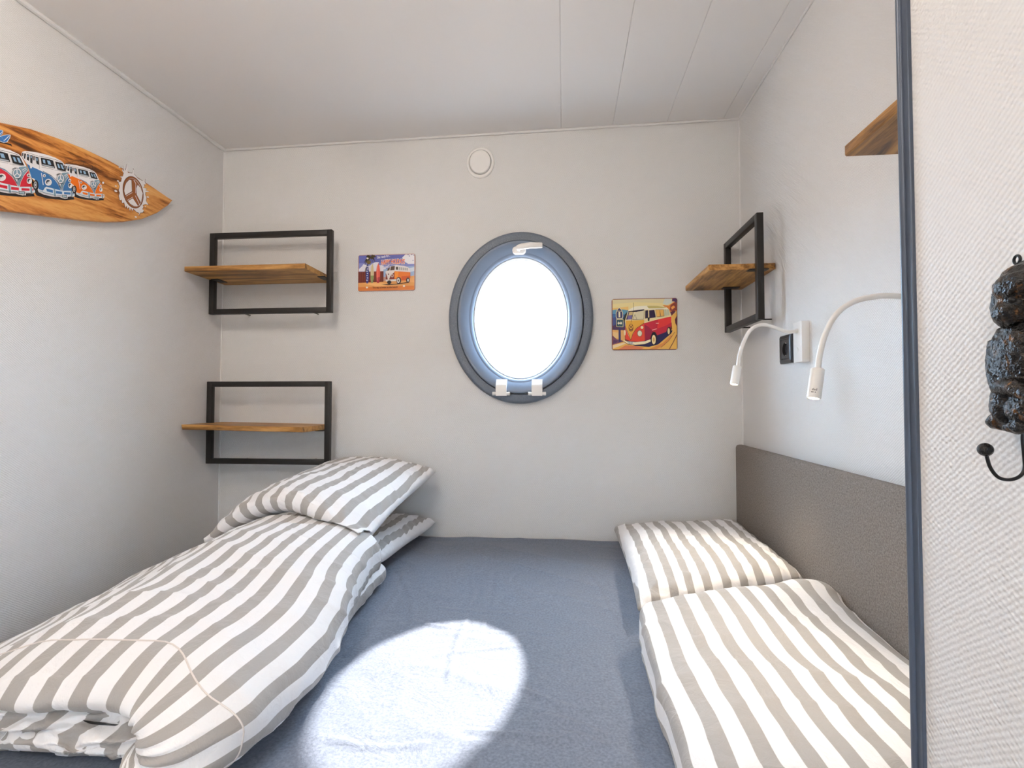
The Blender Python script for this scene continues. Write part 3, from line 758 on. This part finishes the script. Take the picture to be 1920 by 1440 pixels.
A.poly((240, 190, 96), (212, 1160), (470, 1090), (700, 1160), (1100, 1140), (1400, 960), (1500, 840), (1480, 560), (1601, 470), (1601, 1258), (212, 1258))
A.poly((244, 222, 180), (212, 1170), (480, 1110), (520, 1130), (250, 1230), (212, 1240))
A.poly((222, 130, 90), (330, 1258), (500, 1170), (720, 1190), (900, 1230), (820, 1258))
A.poly((226, 150, 80), (1000, 1258), (1300, 1130), (1480, 960), (1500, 1000), (1330, 1180), (1160, 1258))
A.line((110, 66, 60), [(1440, 1258), (1520, 1120), (1601, 960)], 16)
A.line((150, 90, 70), [(1250, 1230), (1420, 1090), (1560, 900)], 9)
A.poly((104, 50, 66), (1460, 480), (1540, 450), (1580, 470), (1490, 560))
A.poly((96, 48, 60), (1560, 640), (1601, 560), (1601, 780), (1570, 720))
A.poly((40, 36, 84), (460, 1080), (700, 1190), (1000, 1210), (1200, 1160), (1480, 930), (1510, 870), (1400, 860), (1100, 1000), (800, 1080))        # shade under the van
A.poly((30, 40, 40), (440, 620), (480, 520), (530, 460), (520, 640), (500, 760))
# road signs
A.line((56, 52, 108), [(366, 780), (366, 1100)], 46)
A.poly((240, 232, 190), (360, 366), (410, 410), (440, 480), (442, 560), (430, 608), (300, 608), (286, 560), (286, 480), (310, 410))
A.poly((66, 66, 110), (360, 378), (402, 416), (428, 484), (430, 556), (420, 594), (310, 594), (298, 556), (298, 484), (322, 416))
A.line((240, 232, 190), [(306, 440), (415, 446)], 12)
A.text((245, 240, 210), '1', 345, 570, 150, 36, bold=.03)
A.poly((226, 214, 150), (294, 618), (450, 618), (446, 784), (296, 778)); A.poly((52, 84, 96), (304, 630), (440, 630), (436, 772), (306, 768))
A.poly((245, 240, 215), (318, 700), (350, 662), (350, 686), (390, 686), (390, 662), (424, 700), (390, 738), (390, 714), (350, 714), (350, 738))
# van body
A.poly((238, 222, 170), (555, 440), (660, 360), (800, 345), (960, 335), (1180, 340), (1380, 380), (1440, 430), (1480, 570), (1480, 620), (900, 720), (600, 1070), (500, 820), (480, 650), (520, 540))
A.poly((246, 240, 220), (560, 420), (700, 350), (960, 335), (1380, 375), (1430, 420), (900, 420), (560, 440))
A.poly((206, 190, 120), (960, 340), (1180, 345), (1390, 385), (1310, 400), (1000, 398))
A.poly((236, 178, 70), (500, 650), (900, 640), (900, 700), (720, 830), (650, 920), (605, 1060), (560, 940), (500, 800))
A.poly((232, 74, 56), (484, 780), (520, 880), (570, 990), (605, 1076), (650, 940), (730, 820), (900, 712), (912, 1080), (760, 1100), (600, 1090), (490, 1040))
A.poly((206, 44, 66), (900, 712), (1150, 640), (1480, 575), (1486, 780), (1400, 820), (1370, 900), (1180, 970), (1140, 890), (1080, 890), (1040, 1000), (920, 1076))
A.poly((160, 32, 66), (905, 740), (1000, 790), (1090, 890), (1040, 960), (1030, 1050), (925, 1074))
A.poly((232, 60, 60), (1200, 640), (1480, 580), (1484, 700), (1380, 760), (1180, 830))
A.line((250, 232, 170), [(905, 700), (1150, 636), (1480, 566)], 14)
A.line((60, 40, 40), [(500, 800), (560, 940), (605, 1068), (650, 930), (730, 815), (900, 706)], 8)
# glass
A.poly((40, 34, 50), (555, 450), (900, 412), (890, 470), (700, 470), (560, 475)); A.poly((70, 60, 96), (560, 470), (655, 462), (640, 620), (505, 630))
A.poly((216, 190, 130), (575, 470), (650, 462), (645, 530), (560, 540)); A.poly((120, 108, 168), (550, 545), (640, 535), (632, 622), (540, 626))
A.poly((226, 216, 180), (690, 490), (760, 460), (895, 440), (890, 625), (650, 634)); A.line((120, 110, 90), [(650, 634), (700, 520), (745, 632)], 7)
A.line((60, 50, 50), [(650, 634), (890, 625), (905, 420)], 7); A.line((70, 60, 60), [(672, 270), (668, 480), (612, 690)], 6)
A.poly((44, 34, 60), (925, 440), (985, 436), (985, 600), (920, 610)); A.poly((48, 34, 70), (1008, 440), (1120, 430), (1150, 590), (1010, 606))
A.poly((30, 28, 44), (975, 590), (1020, 590), (1010, 665), (980, 665))
for q in ((1150, 1235, 575), (1240, 1315, 565)): A.poly((120, 84, 60), (q[0] - 6, 424), (q[1] + 6, 424), (q[1] + 18, q[2] + 4), (q[0] + 16, q[2] + 10)); A.poly((236, 184, 96), (q[0], 432), (q[1], 430), (q[1] + 8, q[2] - 4), (q[0] + 20, q[2]))
for q in ((1330, 1375, 555), (1385, 1430, 545)): A.poly((200, 204, 178), (q[0], 424), (q[1], 424), (q[1] + 16, q[2]), (q[0] + 12, q[2] + 6))
# lights, emblem, bumper, wheels
A.ell((240, 226, 180), 850, 798, 30, 32); A.ell((120, 96, 60), 800, 925, 55, 70); A.ell((226, 222, 196), 802, 925, 46, 60); A.ell((240, 226, 190), 478, 905, 20, 60)
A.ell((120, 60, 40), 612, 800, 52, 82); A.ell((236, 178, 80), 612, 800, 44, 72)
A.line((90, 46, 44), [(585, 745), (606, 800), (612, 780), (620, 800), (640, 750)], 13); A.line((90, 46, 44), [(572, 800), (594, 865), (612, 825), (630, 865), (652, 800)], 13)
A.poly((250, 236, 196), (450, 1060), (520, 1090), (700, 1110), (920, 1090), (1035, 1050), (1036, 1100), (920, 1150), (700, 1166), (540, 1140), (450, 1085))
A.line((80, 50, 50), [(455, 1095), (540, 1150), (700, 1172), (900, 1158), (1030, 1108)], 9)
A.poly((206, 208, 196), (525, 1090), (660, 1105), (656, 1165), (540, 1140)); A.text((70, 80, 90), 'CA 67', 560, 1144, 50, 78)
A.ell((30, 26, 44), 1105, 1040, 70, 140); A.ell((250, 232, 176), 1102, 1060, 44, 100); A.ell((226, 180, 110), 1102, 1060, 22, 52)
A.ell((30, 26, 44), 1430, 880, 46, 84); A.ell((244, 226, 170), 1424, 884, 24, 66)
A.line((246, 180, 170), [(1065, 860), (1170, 830)], 14); A.line((250, 220, 200), [(1150, 715), (1210, 715)], 12)
A.done('van_picture', t)

# -- left sign: orange camper van on the beach
t, A = tin_sign('tin_sign', 'tin sign with an orange camper van and surfboards, left of the porthole', ((671.5, 478.2), (778, 544.2)), (178, 195, 1745, 1172), (196, 150, 140))
A.poly((104, 110, 186), (200, 214), (1725, 214), (1725, 700), (200, 700))
A.poly((134, 142, 206), (200, 420), (1725, 400), (1725, 620), (200, 620))
A.poly((228, 226, 236), (200, 640), (200, 580), (290, 500), (330, 440), (400, 470), (470, 500), (560, 450), (650, 400), (760, 402), (720, 470), (860, 500), (960, 560), (900, 660))
A.poly((236, 236, 242), (1390, 300), (1480, 214), (1725, 214), (1725, 470), (1560, 470), (1480, 420))
A.poly((206, 206, 226), (820, 560), (1000, 500), (1060, 470), (1000, 560))
A.poly((160, 186, 220), (880, 600), (1725, 520), (1725, 790), (880, 800)); A.poly((214, 224, 236), (1500, 590), (1725, 560), (1725, 660), (1600, 690))
for x, y in ((1555, 200 + 24), (1655, 226), (1710, 240), (1590, 260), (1690, 380)): A.ell((120, 126, 170), x, y, 16, 13, 8)
A.poly((232, 164, 92), (190, 930), (880, 910), (1725, 800), (1725, 1158), (190, 1158)); A.poly((222, 130, 60), (190, 1060), (1725, 1050), (1725, 1158), (190, 1158))
A.poly((242, 186, 116), (300, 960), (900, 960), (1400, 1020), (700, 1050)); A.poly((240, 176, 110), (1620, 800), (1725, 780), (1725, 960), (1600, 960))
A.poly((122, 48, 36), (190, 650), (886, 646), (886, 930), (190, 944))
for k in range(12): A.line((84, 30, 26), [(215 + k * 58, 655), (212 + k * 58, 936)], 9)
A.line((72, 54, 36), [(460, 430), (400, 560), (380, 650)], 20)
for tx, ty, c in ((370, 470, 0), (430, 500, 1), (520, 490, 0), (600, 480, 1), (660, 430, 0), (640, 350, 1), (690, 270, 0), (390, 360, 0), (400, 250, 1), (600, 225, 0), (500, 220, 1), (350, 420, 1), (560, 400, 0), (470, 420, 0)):
    q = []; ox, oy = 530, 280
    for k in range(7): u = k / 6; x = ox + (tx - ox) * u; y = oy + (ty - oy) * u ** 1.6 - 46 * math.sin(PI * u); q.append((x, y, 46 * math.sin(PI * min(1, u * .9 + .1))))
    A.poly(((74, 62, 36), (52, 46, 28))[c], [(x, y - w * .5) for x, y, w in q] + [(x + 5, y + w) for x, y, w in q[::-1]])
A.ell((120, 100, 56), 480, 400, 60, 50)
def surfb(c, cx, y0, y1, w): A.poly(c, (cx, y0), (cx + w * .6, y0 + .15 * (y1 - y0)), (cx + w, y0 + .45 * (y1 - y0)), (cx + w * .85, y0 + .8 * (y1 - y0)), (cx + w * .4, y1), (cx - w * .5, y1), (cx - w * .9, y0 + .8 * (y1 - y0)), (cx - w, y0 + .45 * (y1 - y0)), (cx - w * .6, y0 + .15 * (y1 - y0)))
surfb((60, 66, 140), 445, 470, 965, 48); surfb((214, 196, 156), 578, 430, 960, 48); surfb((222, 92, 74), 742, 430, 960, 56)
for y in range(520, 940, 60): A.ell((226, 226, 240), 442 + (y // 60 % 2) * 12 - 6, y, 20, 14, 8)
A.poly((128, 150, 84), (535, 760), (620, 760), (612, 900), (592, 958), (555, 958)); A.poly((176, 50, 60), (700, 820), (790, 800), (770, 955), (715, 955)); A.line((180, 160, 110), [(578, 450), (578, 940)], 10); A.line((250, 160, 130), [(735, 470), (735, 900)], 9)
A.poly((90, 52, 34), (830, 996), (1200, 1000), (1560, 950), (1600, 966), (1300, 1010), (1000, 1026))
A.poly((232, 226, 226), (985, 650), (1010, 580), (1070, 525), (1230, 495), (1450, 520), (1560, 560), (1605, 600), (1625, 700), (1190, 670))
A.poly((232, 122, 42), (1190, 655), (1400, 672), (1622, 695), (1625, 850), (1560, 850), (1500, 910), (1380, 912), (1340, 820), (1260, 820), (1230, 880), (1185, 870)); A.poly((244, 150, 50), (1195, 665), (1300, 672), (1290, 800), (1240, 840), (1195, 850)); A.poly((214, 92, 36), (1380, 800), (1620, 790), (1620, 850), (1500, 905), (1380, 905))
A.poly((126, 44, 38), (950, 690), (1190, 680), (1185, 875), (955, 880)); A.poly((232, 224, 222), (945, 650), (1195, 642), (1180, 690), (1090, 760), (1040, 880), (1010, 880), (990, 780), (950, 700))
A.poly((92, 70, 62), (1090, 530), (1198, 516), (1192, 624), (1072, 636)); A.poly((98, 74, 66), (1010, 580), (1068, 545), (1050, 636), (985, 642)); A.line((60, 48, 44), [(1140, 530), (1110, 630)], 8)
A.poly((84, 74, 66), (1230, 545), (1285, 545), (1290, 622), (1228, 618))
for k in range(5): A.poly((176, 176, 176), (1310 + k * 52, 552 + k * 6), (1345 + k * 52, 556 + k * 6), (1348 + k * 52, 630 + k * 5), (1312 + k * 52, 627 + k * 5))
A.poly((226, 222, 216), (945, 876), (1255, 872), (1258, 918), (960, 932))
A.ell((40, 34, 34), 1050, 950, 58, 50); A.ell((40, 34, 34), 1308, 908, 66, 92); A.ell((230, 226, 222), 1300, 908, 42, 66); A.ell((90, 70, 60), 1298, 912, 18, 30)
A.ell((40, 34, 34), 1560, 906, 50, 68); A.ell((200, 196, 190), 1563, 906, 26, 42); A.ell((214, 206, 200), 1132, 774, 38, 42); A.ell((150, 90, 80), 1132, 774, 26, 30); A.ell((190, 150, 150), 955, 785, 14, 36); A.ell((120, 60, 60), 1030, 735, 16, 22)
A.text((240, 240, 246), 'Get ready for...', 712, 312, 92, 360, rot=-42, bold=.02)
A.text((244, 240, 236), 'HAPPY HOLIDAYS', 822, 490, 185, 655, rot=-20, arch=14, bold=.07)
A.text((234, 112, 62), 'HAPPY HOLIDAYS', 830, 482, 165, 640, rot=-20, arch=14, bold=.03)
A.text((60, 30, 24), 'The day is better at the beach!', 592, 1104, 62, 690, rot=-4, bold=.015)
for x, y in ((440, 1078), (1455, 1060), (450, 300)): A.ell((246, 240, 226), x, y, 30, 24, 12)
A.done('van_picture', t)

# -- surfboard plaque on the left wall
XS = XL + .022
top = [(0, 228), (60, 241), (110, 258), (160, 278), (210, 302), (250, 325), (290, 351), (316, 369)]
botm = [(325, 376), (317, 386), (297, 400), (270, 411), (235, 416.5), (200, 417), (160, 414), (100, 407), (50, 400.5), (0, 395)]
P = [at(*p, x=XS) for p in top + botm]
tip = P[len(top)]; midp = (P[0] + P[-1]) / 2; ax = (tip - midp).normalized(); nz_ = Vector((0, -ax.z, ax.y))
loc2 = [((p - midp).dot(ax), (p - midp).dot(nz_)) for p in P]
full = loc2 + [(-a, b) for a, b in loc2[1:-1]][::-1]
sb = thing('surfboard_plaque', 'wooden surfboard plaque painted with three camper vans on the left wall', 'wall art', (XL, midp.y, midp.z))
sm = []
for i in range(len(full)):
    a = full[i]; b = full[(i + 1) % len(full)]; sm.append(a)
bm = bmesh.new(); rings = []
for d, ins in ((.0005, .004), (.004, .0006), (.011, 0), (.018, .0012), (.0205, .003), (.022, .008)):
    rg_ = []
    for a, b in full:
        l = math.hypot(a, b); c = Vector((XL + d, midp.y, midp.z)) + ax * (a * (1 - ins / max(l, .1) * (1 if l > .02 else 0))) + nz_ * (b - math.copysign(min(ins, abs(b)), b)); rg_.append(bm.verts.new(c))
    rings.append(rg_)
for p, q in zip(rings, rings[1:]):
    for k in range(len(full)): bm.faces.new((p[k], p[(k + 1) % len(full)], q[(k + 1) % len(full)], q[k]))
bm.faces.new(rings[0]); bm.faces.new(rings[-1][::-1])
link('board', bm, M['surf'], sb, angle=28)
def mpS(x, y, d): p = at(x / 9, 230 + y / 9, x=XS); return p + Vector((.0001 + d, 0, 0))
def van(col, ex, ey, sx, sy, rack=None):
    A = Art(mpS)
    def T(pts): return [(ex + sx * (x - 1012), ey + sy * (y - 945)) for x, y in pts]
    P_ = lambda c, *p: A.poly(c, T(p))
    E_ = lambda c, x, y, rx, ry: A.ell(c, ex + sx * (x - 1012), ey + sy * (y - 945), rx * sx, ry * sy)
    Ln = lambda c, w, *p: A.line(c, T(p), w * sy)
    W_, D_, G_ = (236, 234, 236), (34, 32, 36), (128, 160, 178); B_ = (150, 184, 214)
    P_(D_, (530, 920), (640, 1150), (900, 1230), (1240, 1255), (1255, 1295), (1100, 1310), (800, 1280), (620, 1230), (550, 1120))
    if rack:
        Ln(D_, 9, (400, 470), (640, 400), (800, 420), (1000, 520), (1010, 600)); Ln(D_, 12, (420, 470), (640, 480), (900, 550), (1005, 590)); Ln(D_, 5, (560, 425), (560, 480)); Ln(D_, 5, (800, 420), (800, 530))
    P_(W_, (362, 520), (378, 490), (420, 478), (500, 484), (640, 505), (800, 545), (930, 590), (1040, 650), (1085, 700), (1135, 820), (1165, 880), (1185, 960), (1203, 1060), (1212, 1150), (1248, 1170), (1250, 1240), (1225, 1258), (1190, 1248), (1125, 1255), (1100, 1288), (1030, 1268), (1000, 1252), (900, 1252), (740, 1215), (650, 1172), (632, 1120), (600, 1000), (560, 960), (520, 930), (490, 800), (445, 690), (400, 620), (366, 570))
    Ln((90, 88, 92), 5, (440, 500), (640, 560)); Ln((70, 68, 72), 6, (665, 565), (800, 590), (935, 625), (1040, 665)); Ln((110, 110, 116), 5, (655, 560), (665, 780)); Ln((130, 130, 136), 5, (700, 750), (900, 790)); Ln((130, 130, 136), 5, (920, 800), (1090, 830))
    P_(col, (445, 690), (520, 738), (640, 790), (720, 830), (800, 872), (880, 925), (950, 1000), (1000, 1080), (1030, 1160), (900, 1140), (760, 1098), (720, 1148), (650, 1120), (625, 1010), (575, 945), (530, 932), (495, 815))
    P_(col, (1168, 900), (1112, 980), (1068, 1080), (1056, 1150), (1212, 1150), (1197, 1050))
    P_(G_, (1040, 850), (1150, 838), (1165, 885), (1108, 970), (1062, 1080), (1045, 1160), (1018, 1060), (1075, 960)); Ln(W_, 8, (1080, 900), (1140, 860)); Ln(W_, 6, (1095, 925), (1145, 880))
    Ln((80, 84, 90), 5, (720, 815), (860, 890), (950, 975), (1005, 1060), (1040, 1165), (1058, 1075), (1105, 970), (1160, 890))
    P_((110, 140, 170), (700, 810), (790, 850), (880, 905), (960, 985), (1015, 1080), (1036, 1150), (1020, 1080), (962, 995), (875, 915), (780, 862))
    # windows
    for q in ([(370, 508), (392, 512), (386, 572), (371, 560)], [(405, 518), (434, 525), (420, 618), (398, 600)], [(450, 530), (492, 540), (482, 645), (448, 625)], [(505, 545), (548, 555), (542, 694), (506, 672)], [(560, 560), (580, 566), (576, 640), (558, 632)], [(590, 570), (642, 585), (655, 715), (612, 692)]): P_(D_, *q)
    for q in ([(458, 545), (478, 550), (474, 585), (456, 580)], [(514, 560), (536, 566), (533, 600), (514, 595)], [(602, 590), (628, 600), (630, 650), (608, 640)]): P_(B_, *q)
    P_(D_, (680, 590), (800, 610), (890, 640), (926, 772), (820, 752), (700, 722)); P_(D_, (924, 655), (1050, 682), (1112, 826), (1050, 815), (962, 790))
    for q in ([(712, 622), (752, 628), (762, 690), (726, 682)], [(785, 635), (835, 645), (860, 715), (806, 702)], [(955, 690), (985, 698), (1012, 770), (980, 762)], [(1010, 702), (1042, 710), (1075, 790), (1040, 780)]): P_(B_, *q)
    P_((180, 190, 200), (705, 700), (810, 722), (905, 745), (910, 764), (820, 748), (702, 718))
    Ln(W_, 12, (690, 850), (722, 1050)); E_(W_, 580, 688, 28, 26); E_(W_, 515, 740, 18, 34)
    for x, y, rx, ry in ((808, 1006, 58, 58), (1176, 1060, 34, 48)): E_(W_, x, y, rx, ry); E_((60, 60, 66), x - 4, y - 4, rx * .62, ry * .62); E_((226, 228, 232), x + 8, y + 10, rx * .5, ry * .5); E_((60, 80, 100), x - 8, y - 12, rx * .25, ry * .25)
    for x, y in ((738, 895), (1166, 975)): E_(W_, x, y, 24, 26); E_((110, 100, 100), x, y + 3, 13, 14)
    E_((92, 112, 128), 1012, 945, 66, 84); E_(W_, 1012, 945, 58, 76); E_((128, 158, 178), 1012, 945, 46, 62)
    Ln(W_, 13, (1008, 880), (1012, 945), (966, 990)); Ln(W_, 13, (1012, 945), (1056, 985)); Ln(D_, 8, (945, 885), (980, 862), (1020, 868)); Ln(D_, 6, (985, 860), (985, 880)); Ln(D_, 7, (1000, 1028), (1030, 1030), (1060, 1018)); Ln(D_, 6, (1030, 1028), (1026, 1052))
    # bumper
    P_((214, 226, 236), (740, 1100), (770, 1080), (900, 1118), (1040, 1150), (1200, 1158), (1248, 1172), (1248, 1240), (1100, 1240), (900, 1225), (745, 1180), (650, 1170), (645, 1130), (720, 1150))
    for q in ([(765, 1112), (880, 1138), (880, 1186), (778, 1160)], [(930, 1150), (1034, 1166), (1034, 1208), (930, 1196)], [(1068, 1172), (1176, 1178), (1176, 1214), (1068, 1210)], [(1212, 1178), (1228, 1178), (1226, 1212), (1212, 1212)]): P_(col, *q)
    for q in ([(890, 1112), (916, 1116), (930, 1244), (900, 1240)], [(1184, 1150), (1204, 1152), (1212, 1250), (1190, 1248)]): P_((120, 150, 168), *q)
    Ln((110, 140, 160), 8, (660, 1150), (760, 1190), (890, 1215)); Ln((110, 140, 160), 7, (940, 1222), (1020, 1232))
    P_((238, 238, 240), (1018, 1208), (1126, 1220), (1124, 1284), (1026, 1270)); P_((50, 52, 58), (1026, 1216), (1116, 1226), (1114, 1272), (1032, 1262)); P_((180, 204, 216), (1036, 1226), (1106, 1234), (1104, 1262), (1040, 1254)); Ln((120, 150, 160), 8, (1046, 1242), (1096, 1248))
    E_(D_, 588, 1060, 46, 92); E_((200, 202, 206), 580, 1052, 26, 60); E_((70, 70, 76), 580, 1052, 17, 42); E_((220, 222, 226), 580, 1052, 9, 22)
    E_((228, 228, 232), 1215 if rack else 1212, 905, 22, 26) if rack else None
    return A.done('painted_van', sb)
van((238, 118, 20), 1568, 1045, .77, .745, True)
van((56, 116, 176), 1012, 945, 1, 1)
van((206, 34, 56), 277, 855, 1.27, 1.10)
A = Art(mpS)     # blue surfboards on the roof of the red van
A.poly((30, 28, 34), (-60, 310), (60, 330), (190, 362), (200, 410), (180, 385), (60, 352), (-60, 335))
for q in (([(-60, 150), (-10, 120), (40, 124), (56, 150), (40, 190), (0, 235), (-60, 250)]), ([(-60, 260), (40, 215), (120, 200), (178, 205), (170, 255), (120, 330), (60, 340), (-20, 310), (-60, 300)])):
    A.poly((226, 232, 240), q); cx = sum(p[0] for p in q) / len(q); cy_ = sum(p[1] for p in q) / len(q); A.poly((52, 118, 190), [(cx + (p[0] - cx) * .88, cy_ + (p[1] - cy_) * .86) for p in q])
A.line((236, 240, 246), [(60, 310), (150, 225)], 12); A.line((236, 240, 246), [(-40, 235), (40, 150)], 10); A.line((80, 150, 210), [(20, 235), (90, 330)], 8)
A.done('painted_boards', sb)
def mpE(x, y, d): p = at(200 + x / 11.077, 290 + y / 11.077, x=XS); return p + Vector((.0001 + d, 0, 0))
A = Art(mpE); WH = (232, 228, 228); BR = (150, 84, 34); DK = (84, 50, 30)
spk = [(340, 230), (385, 330), (400, 290), (415, 200), (435, 260), (430, 310), (440, 375), (530, 385), (548, 290), (565, 320), (568, 400), (600, 435), (640, 490), (740, 545), (800, 510), (790, 560), (815, 615), (770, 620), (790, 655), (750, 680), (840, 712), (800, 735), (890, 770), (805, 775), (800, 830), (826, 900), (815, 960), (870, 1045), (805, 1025), (745, 1050), (762, 1085), (740, 1130), (772, 1160), (740, 1205), (705, 1200), (660, 1270), (678, 1212), (620, 1190), (552, 1120), (540, 1170), (505, 1110), (480, 1165), (462, 1085), (432, 1120), (412, 1055), (390, 1100), (362, 995), (320, 1005), (310, 935), (272, 945), (252, 855), (272, 795), (250, 740), (272, 655), (242, 575), (300, 560), (312, 480), (272, 455), (335, 450), (352, 385), (310, 310), (356, 340)]
A.poly(DK, [(550 + (x - 550) * 1.03, 760 + (y - 760) * 1.025) for x, y in spk]); A.poly(WH, spk)
A.ell(DK, 548, 782, 208, 342, 40, -.23); A.ell(BR, 548, 782, 198, 330, 40, -.23); A.ell(WH, 556, 786, 176, 300, 40, -.23); A.ell(DK, 552, 786, 172, 296, 40, -.23); A.ell(BR, 552, 786, 166, 290, 40, -.23)
for q in ([(470, 520), (512, 535), (522, 760), (385, 842), (362, 750), (375, 660), (405, 585)], [(640, 625), (700, 690), (745, 800), (732, 900), (704, 990), (622, 830), (614, 700)], [(540, 905), (652, 1072), (560, 1064), (485, 1020), (440, 962)]):
    cx = sum(p[0] for p in q) / len(q); cy_ = sum(p[1] for p in q) / len(q); A.poly(DK, [(cx + (p[0] - cx) * 1.1, cy_ + (p[1] - cy_) * 1.05) for p in q]); A.poly(WH, q)
A.line(WH, [(560, 530), (602, 600), (600, 800)], 10); A.line(WH, [(590, 850), (690, 1060)], 9); A.line(WH, [(400, 860), (530, 785)], 9); A.line(WH, [(420, 950), (540, 880)], 9)
for x, y, r in ((262, 262, 22), (185, 652, 20), (185, 755, 34), (230, 548, 22), (600, 1295, 26), (848, 878, 26), (796, 1080, 14), (322, 318, 16)): A.ell(WH, x, y, r, r * .6, 10, .4)
A.done('peace_emblem', sb)

# ================================================================== GORILLA COAT HOOK on the partition
def hp(px, py, out=0): return at(px, py, x=XP - out)
HK = thing('coat_hook', 'black and bronze cast ape figure coat hook on the white partition wall', 'hook', tuple(hp(1925, 800)))
def pdep(px, py, out): p = at(px, py, x=XP - out); return p
bm = bmesh.new()
sc = abs(hp(1940, 500).z - hp(1940, 800).z) / 300      # metres per pixel there
def blob(px, py, out, rx, ry, rz, rot=None): ellipsoid(bm, pdep(px, py, out), (rx * sc, ry * sc, rz * sc), rot, 24, 16)
blob(1932, 560, .012, 42, 58, 56)                    # head
blob(1917, 535, .020, 34, 52, 30); blob(1925, 512, .014, 30, 44, 20)   # skull crest
blob(1893, 545, .022, 12, 40, 9)                     # brow
blob(1895, 585, .022, 24, 34, 26); blob(1889, 597, .024, 12, 28, 16)   # muzzle
blob(1872, 575, .010, 12, 16, 34)                    # far cheek
blob(1932, 680, .010, 46, 66, 92)                    # torso
blob(1890, 655, .012, 26, 26, 48); blob(1880, 700, .012, 22, 24, 50)   # near arm
tube(bm, [pdep(1876, 640, .010), pdep(1872, 690, .016), pdep(1878, 726, .022), pdep(1905, 725, .030), pdep(1940, 745, .030)], [20 * sc, 20 * sc, 17 * sc, 15 * sc, 13 * sc], 14)
blob(1888, 760, .018, 24, 28, 40); blob(1872, 752, .016, 13, 14, 30)   # knee and shin
blob(1880, 790, .014, 24, 30, 18); blob(1912, 802, .022, 20, 30, 12)   # feet
blob(1945, 770, .014, 40, 50, 36)
o = link('ape_figure', bm, M['iron'], HK, angle=180)
md = o.modifiers.new('merge', 'REMESH'); md.mode = 'VOXEL'; md.voxel_size = .0016; md.use_smooth_shade = True
md = o.modifiers.new('soften', 'SMOOTH'); md.iterations = 2; md.factor = .5
tx = bpy.data.textures.new('fur', 'CLOUDS'); tx.noise_scale = .006
md = o.modifiers.new('fur', 'DISPLACE'); md.texture = tx; md.strength = .0026; md.mid_level = .5
for px, py in ((1897, 563), (1909, 566)):
    bm = bmesh.new(); ellipsoid(bm, pdep(px, py, .034 if px < 1900 else .031), (6 * sc, 7 * sc, 6 * sc)); link('eye', bm, M['iron_wire'], HK)
bm = bmesh.new()
c = hp(1907, 487, .004); ringp = [c + Vector((0, math.cos(t) * 7 * sc, math.sin(t) * 8 * sc)) for t in [2 * PI * k / 24 for k in range(25)]]
tube(bm, ringp, 2.6 * sc, 10, caps=False); tube(bm, [hp(1905, 494, .004), hp(1900, 512, .006), hp(1902, 530, .008)], 2 * sc, 10); tube(bm, [hp(1910, 494, .004), hp(1930, 486, .004), hp(1945, 520, .008)], 2 * sc, 10)
link('hanging_loop', bm, M['iron_wire'], HK)
bm = bmesh.new(); yk = hp(1919, 800, .01).y
def kp(px, py): return at(px, py, y=yk)
wire = spline([kp(1930, 795), kp(1918, 815), kp(1920, 850), kp(1921, 878), kp(1912, 893), kp(1893, 899.5), kp(1872, 895), kp(1857, 877), kp(1850, 855)], 10)
tube(bm, wire, 3.2 * sc, 12); hk = link('hook_wire', bm, M['iron_wire'], HK)
bm = bmesh.new(); q = 12.5 * sc; ellipsoid(bm, kp(1847.5, 843), (q, q, q), None, 28, 18); link('ball_tip', bm, M['iron'], hk)

# ================================================================== CEILING LAMPS (one over the bed, one added behind the camera for fill)
def ceiling_lamp(label, x, y, r, mat):
    zc = ceil_z(x); t = thing('ceiling_lamp', label, 'lamp', (x, y, zc), 'round ceiling lamps')
    bm = bmesh.new(); tube(bm, [(x, y, zc), (x, y, zc - .014)], r + .008, 40); link('lamp_base', bm, M['white_metal'], t)
    bm = bmesh.new(); ellipsoid(bm, (x, y, zc - .012 - r * .55), (r, r, r * .8), None, 40, 20); link('globe', bm, mat, t)
    return t
ceiling_lamp('round white ceiling lamp over the foot of the bed', -.62, .62, .075, emit('warm_globe', (1, .87, .75), 40))
ceiling_lamp('added round white ceiling lamp behind the camera, giving fill light', -.46, -.80, .13, emit('added_fill_globe', (1, .88, .77), 19))  # unseen lamp, added to fill the room with light from behind
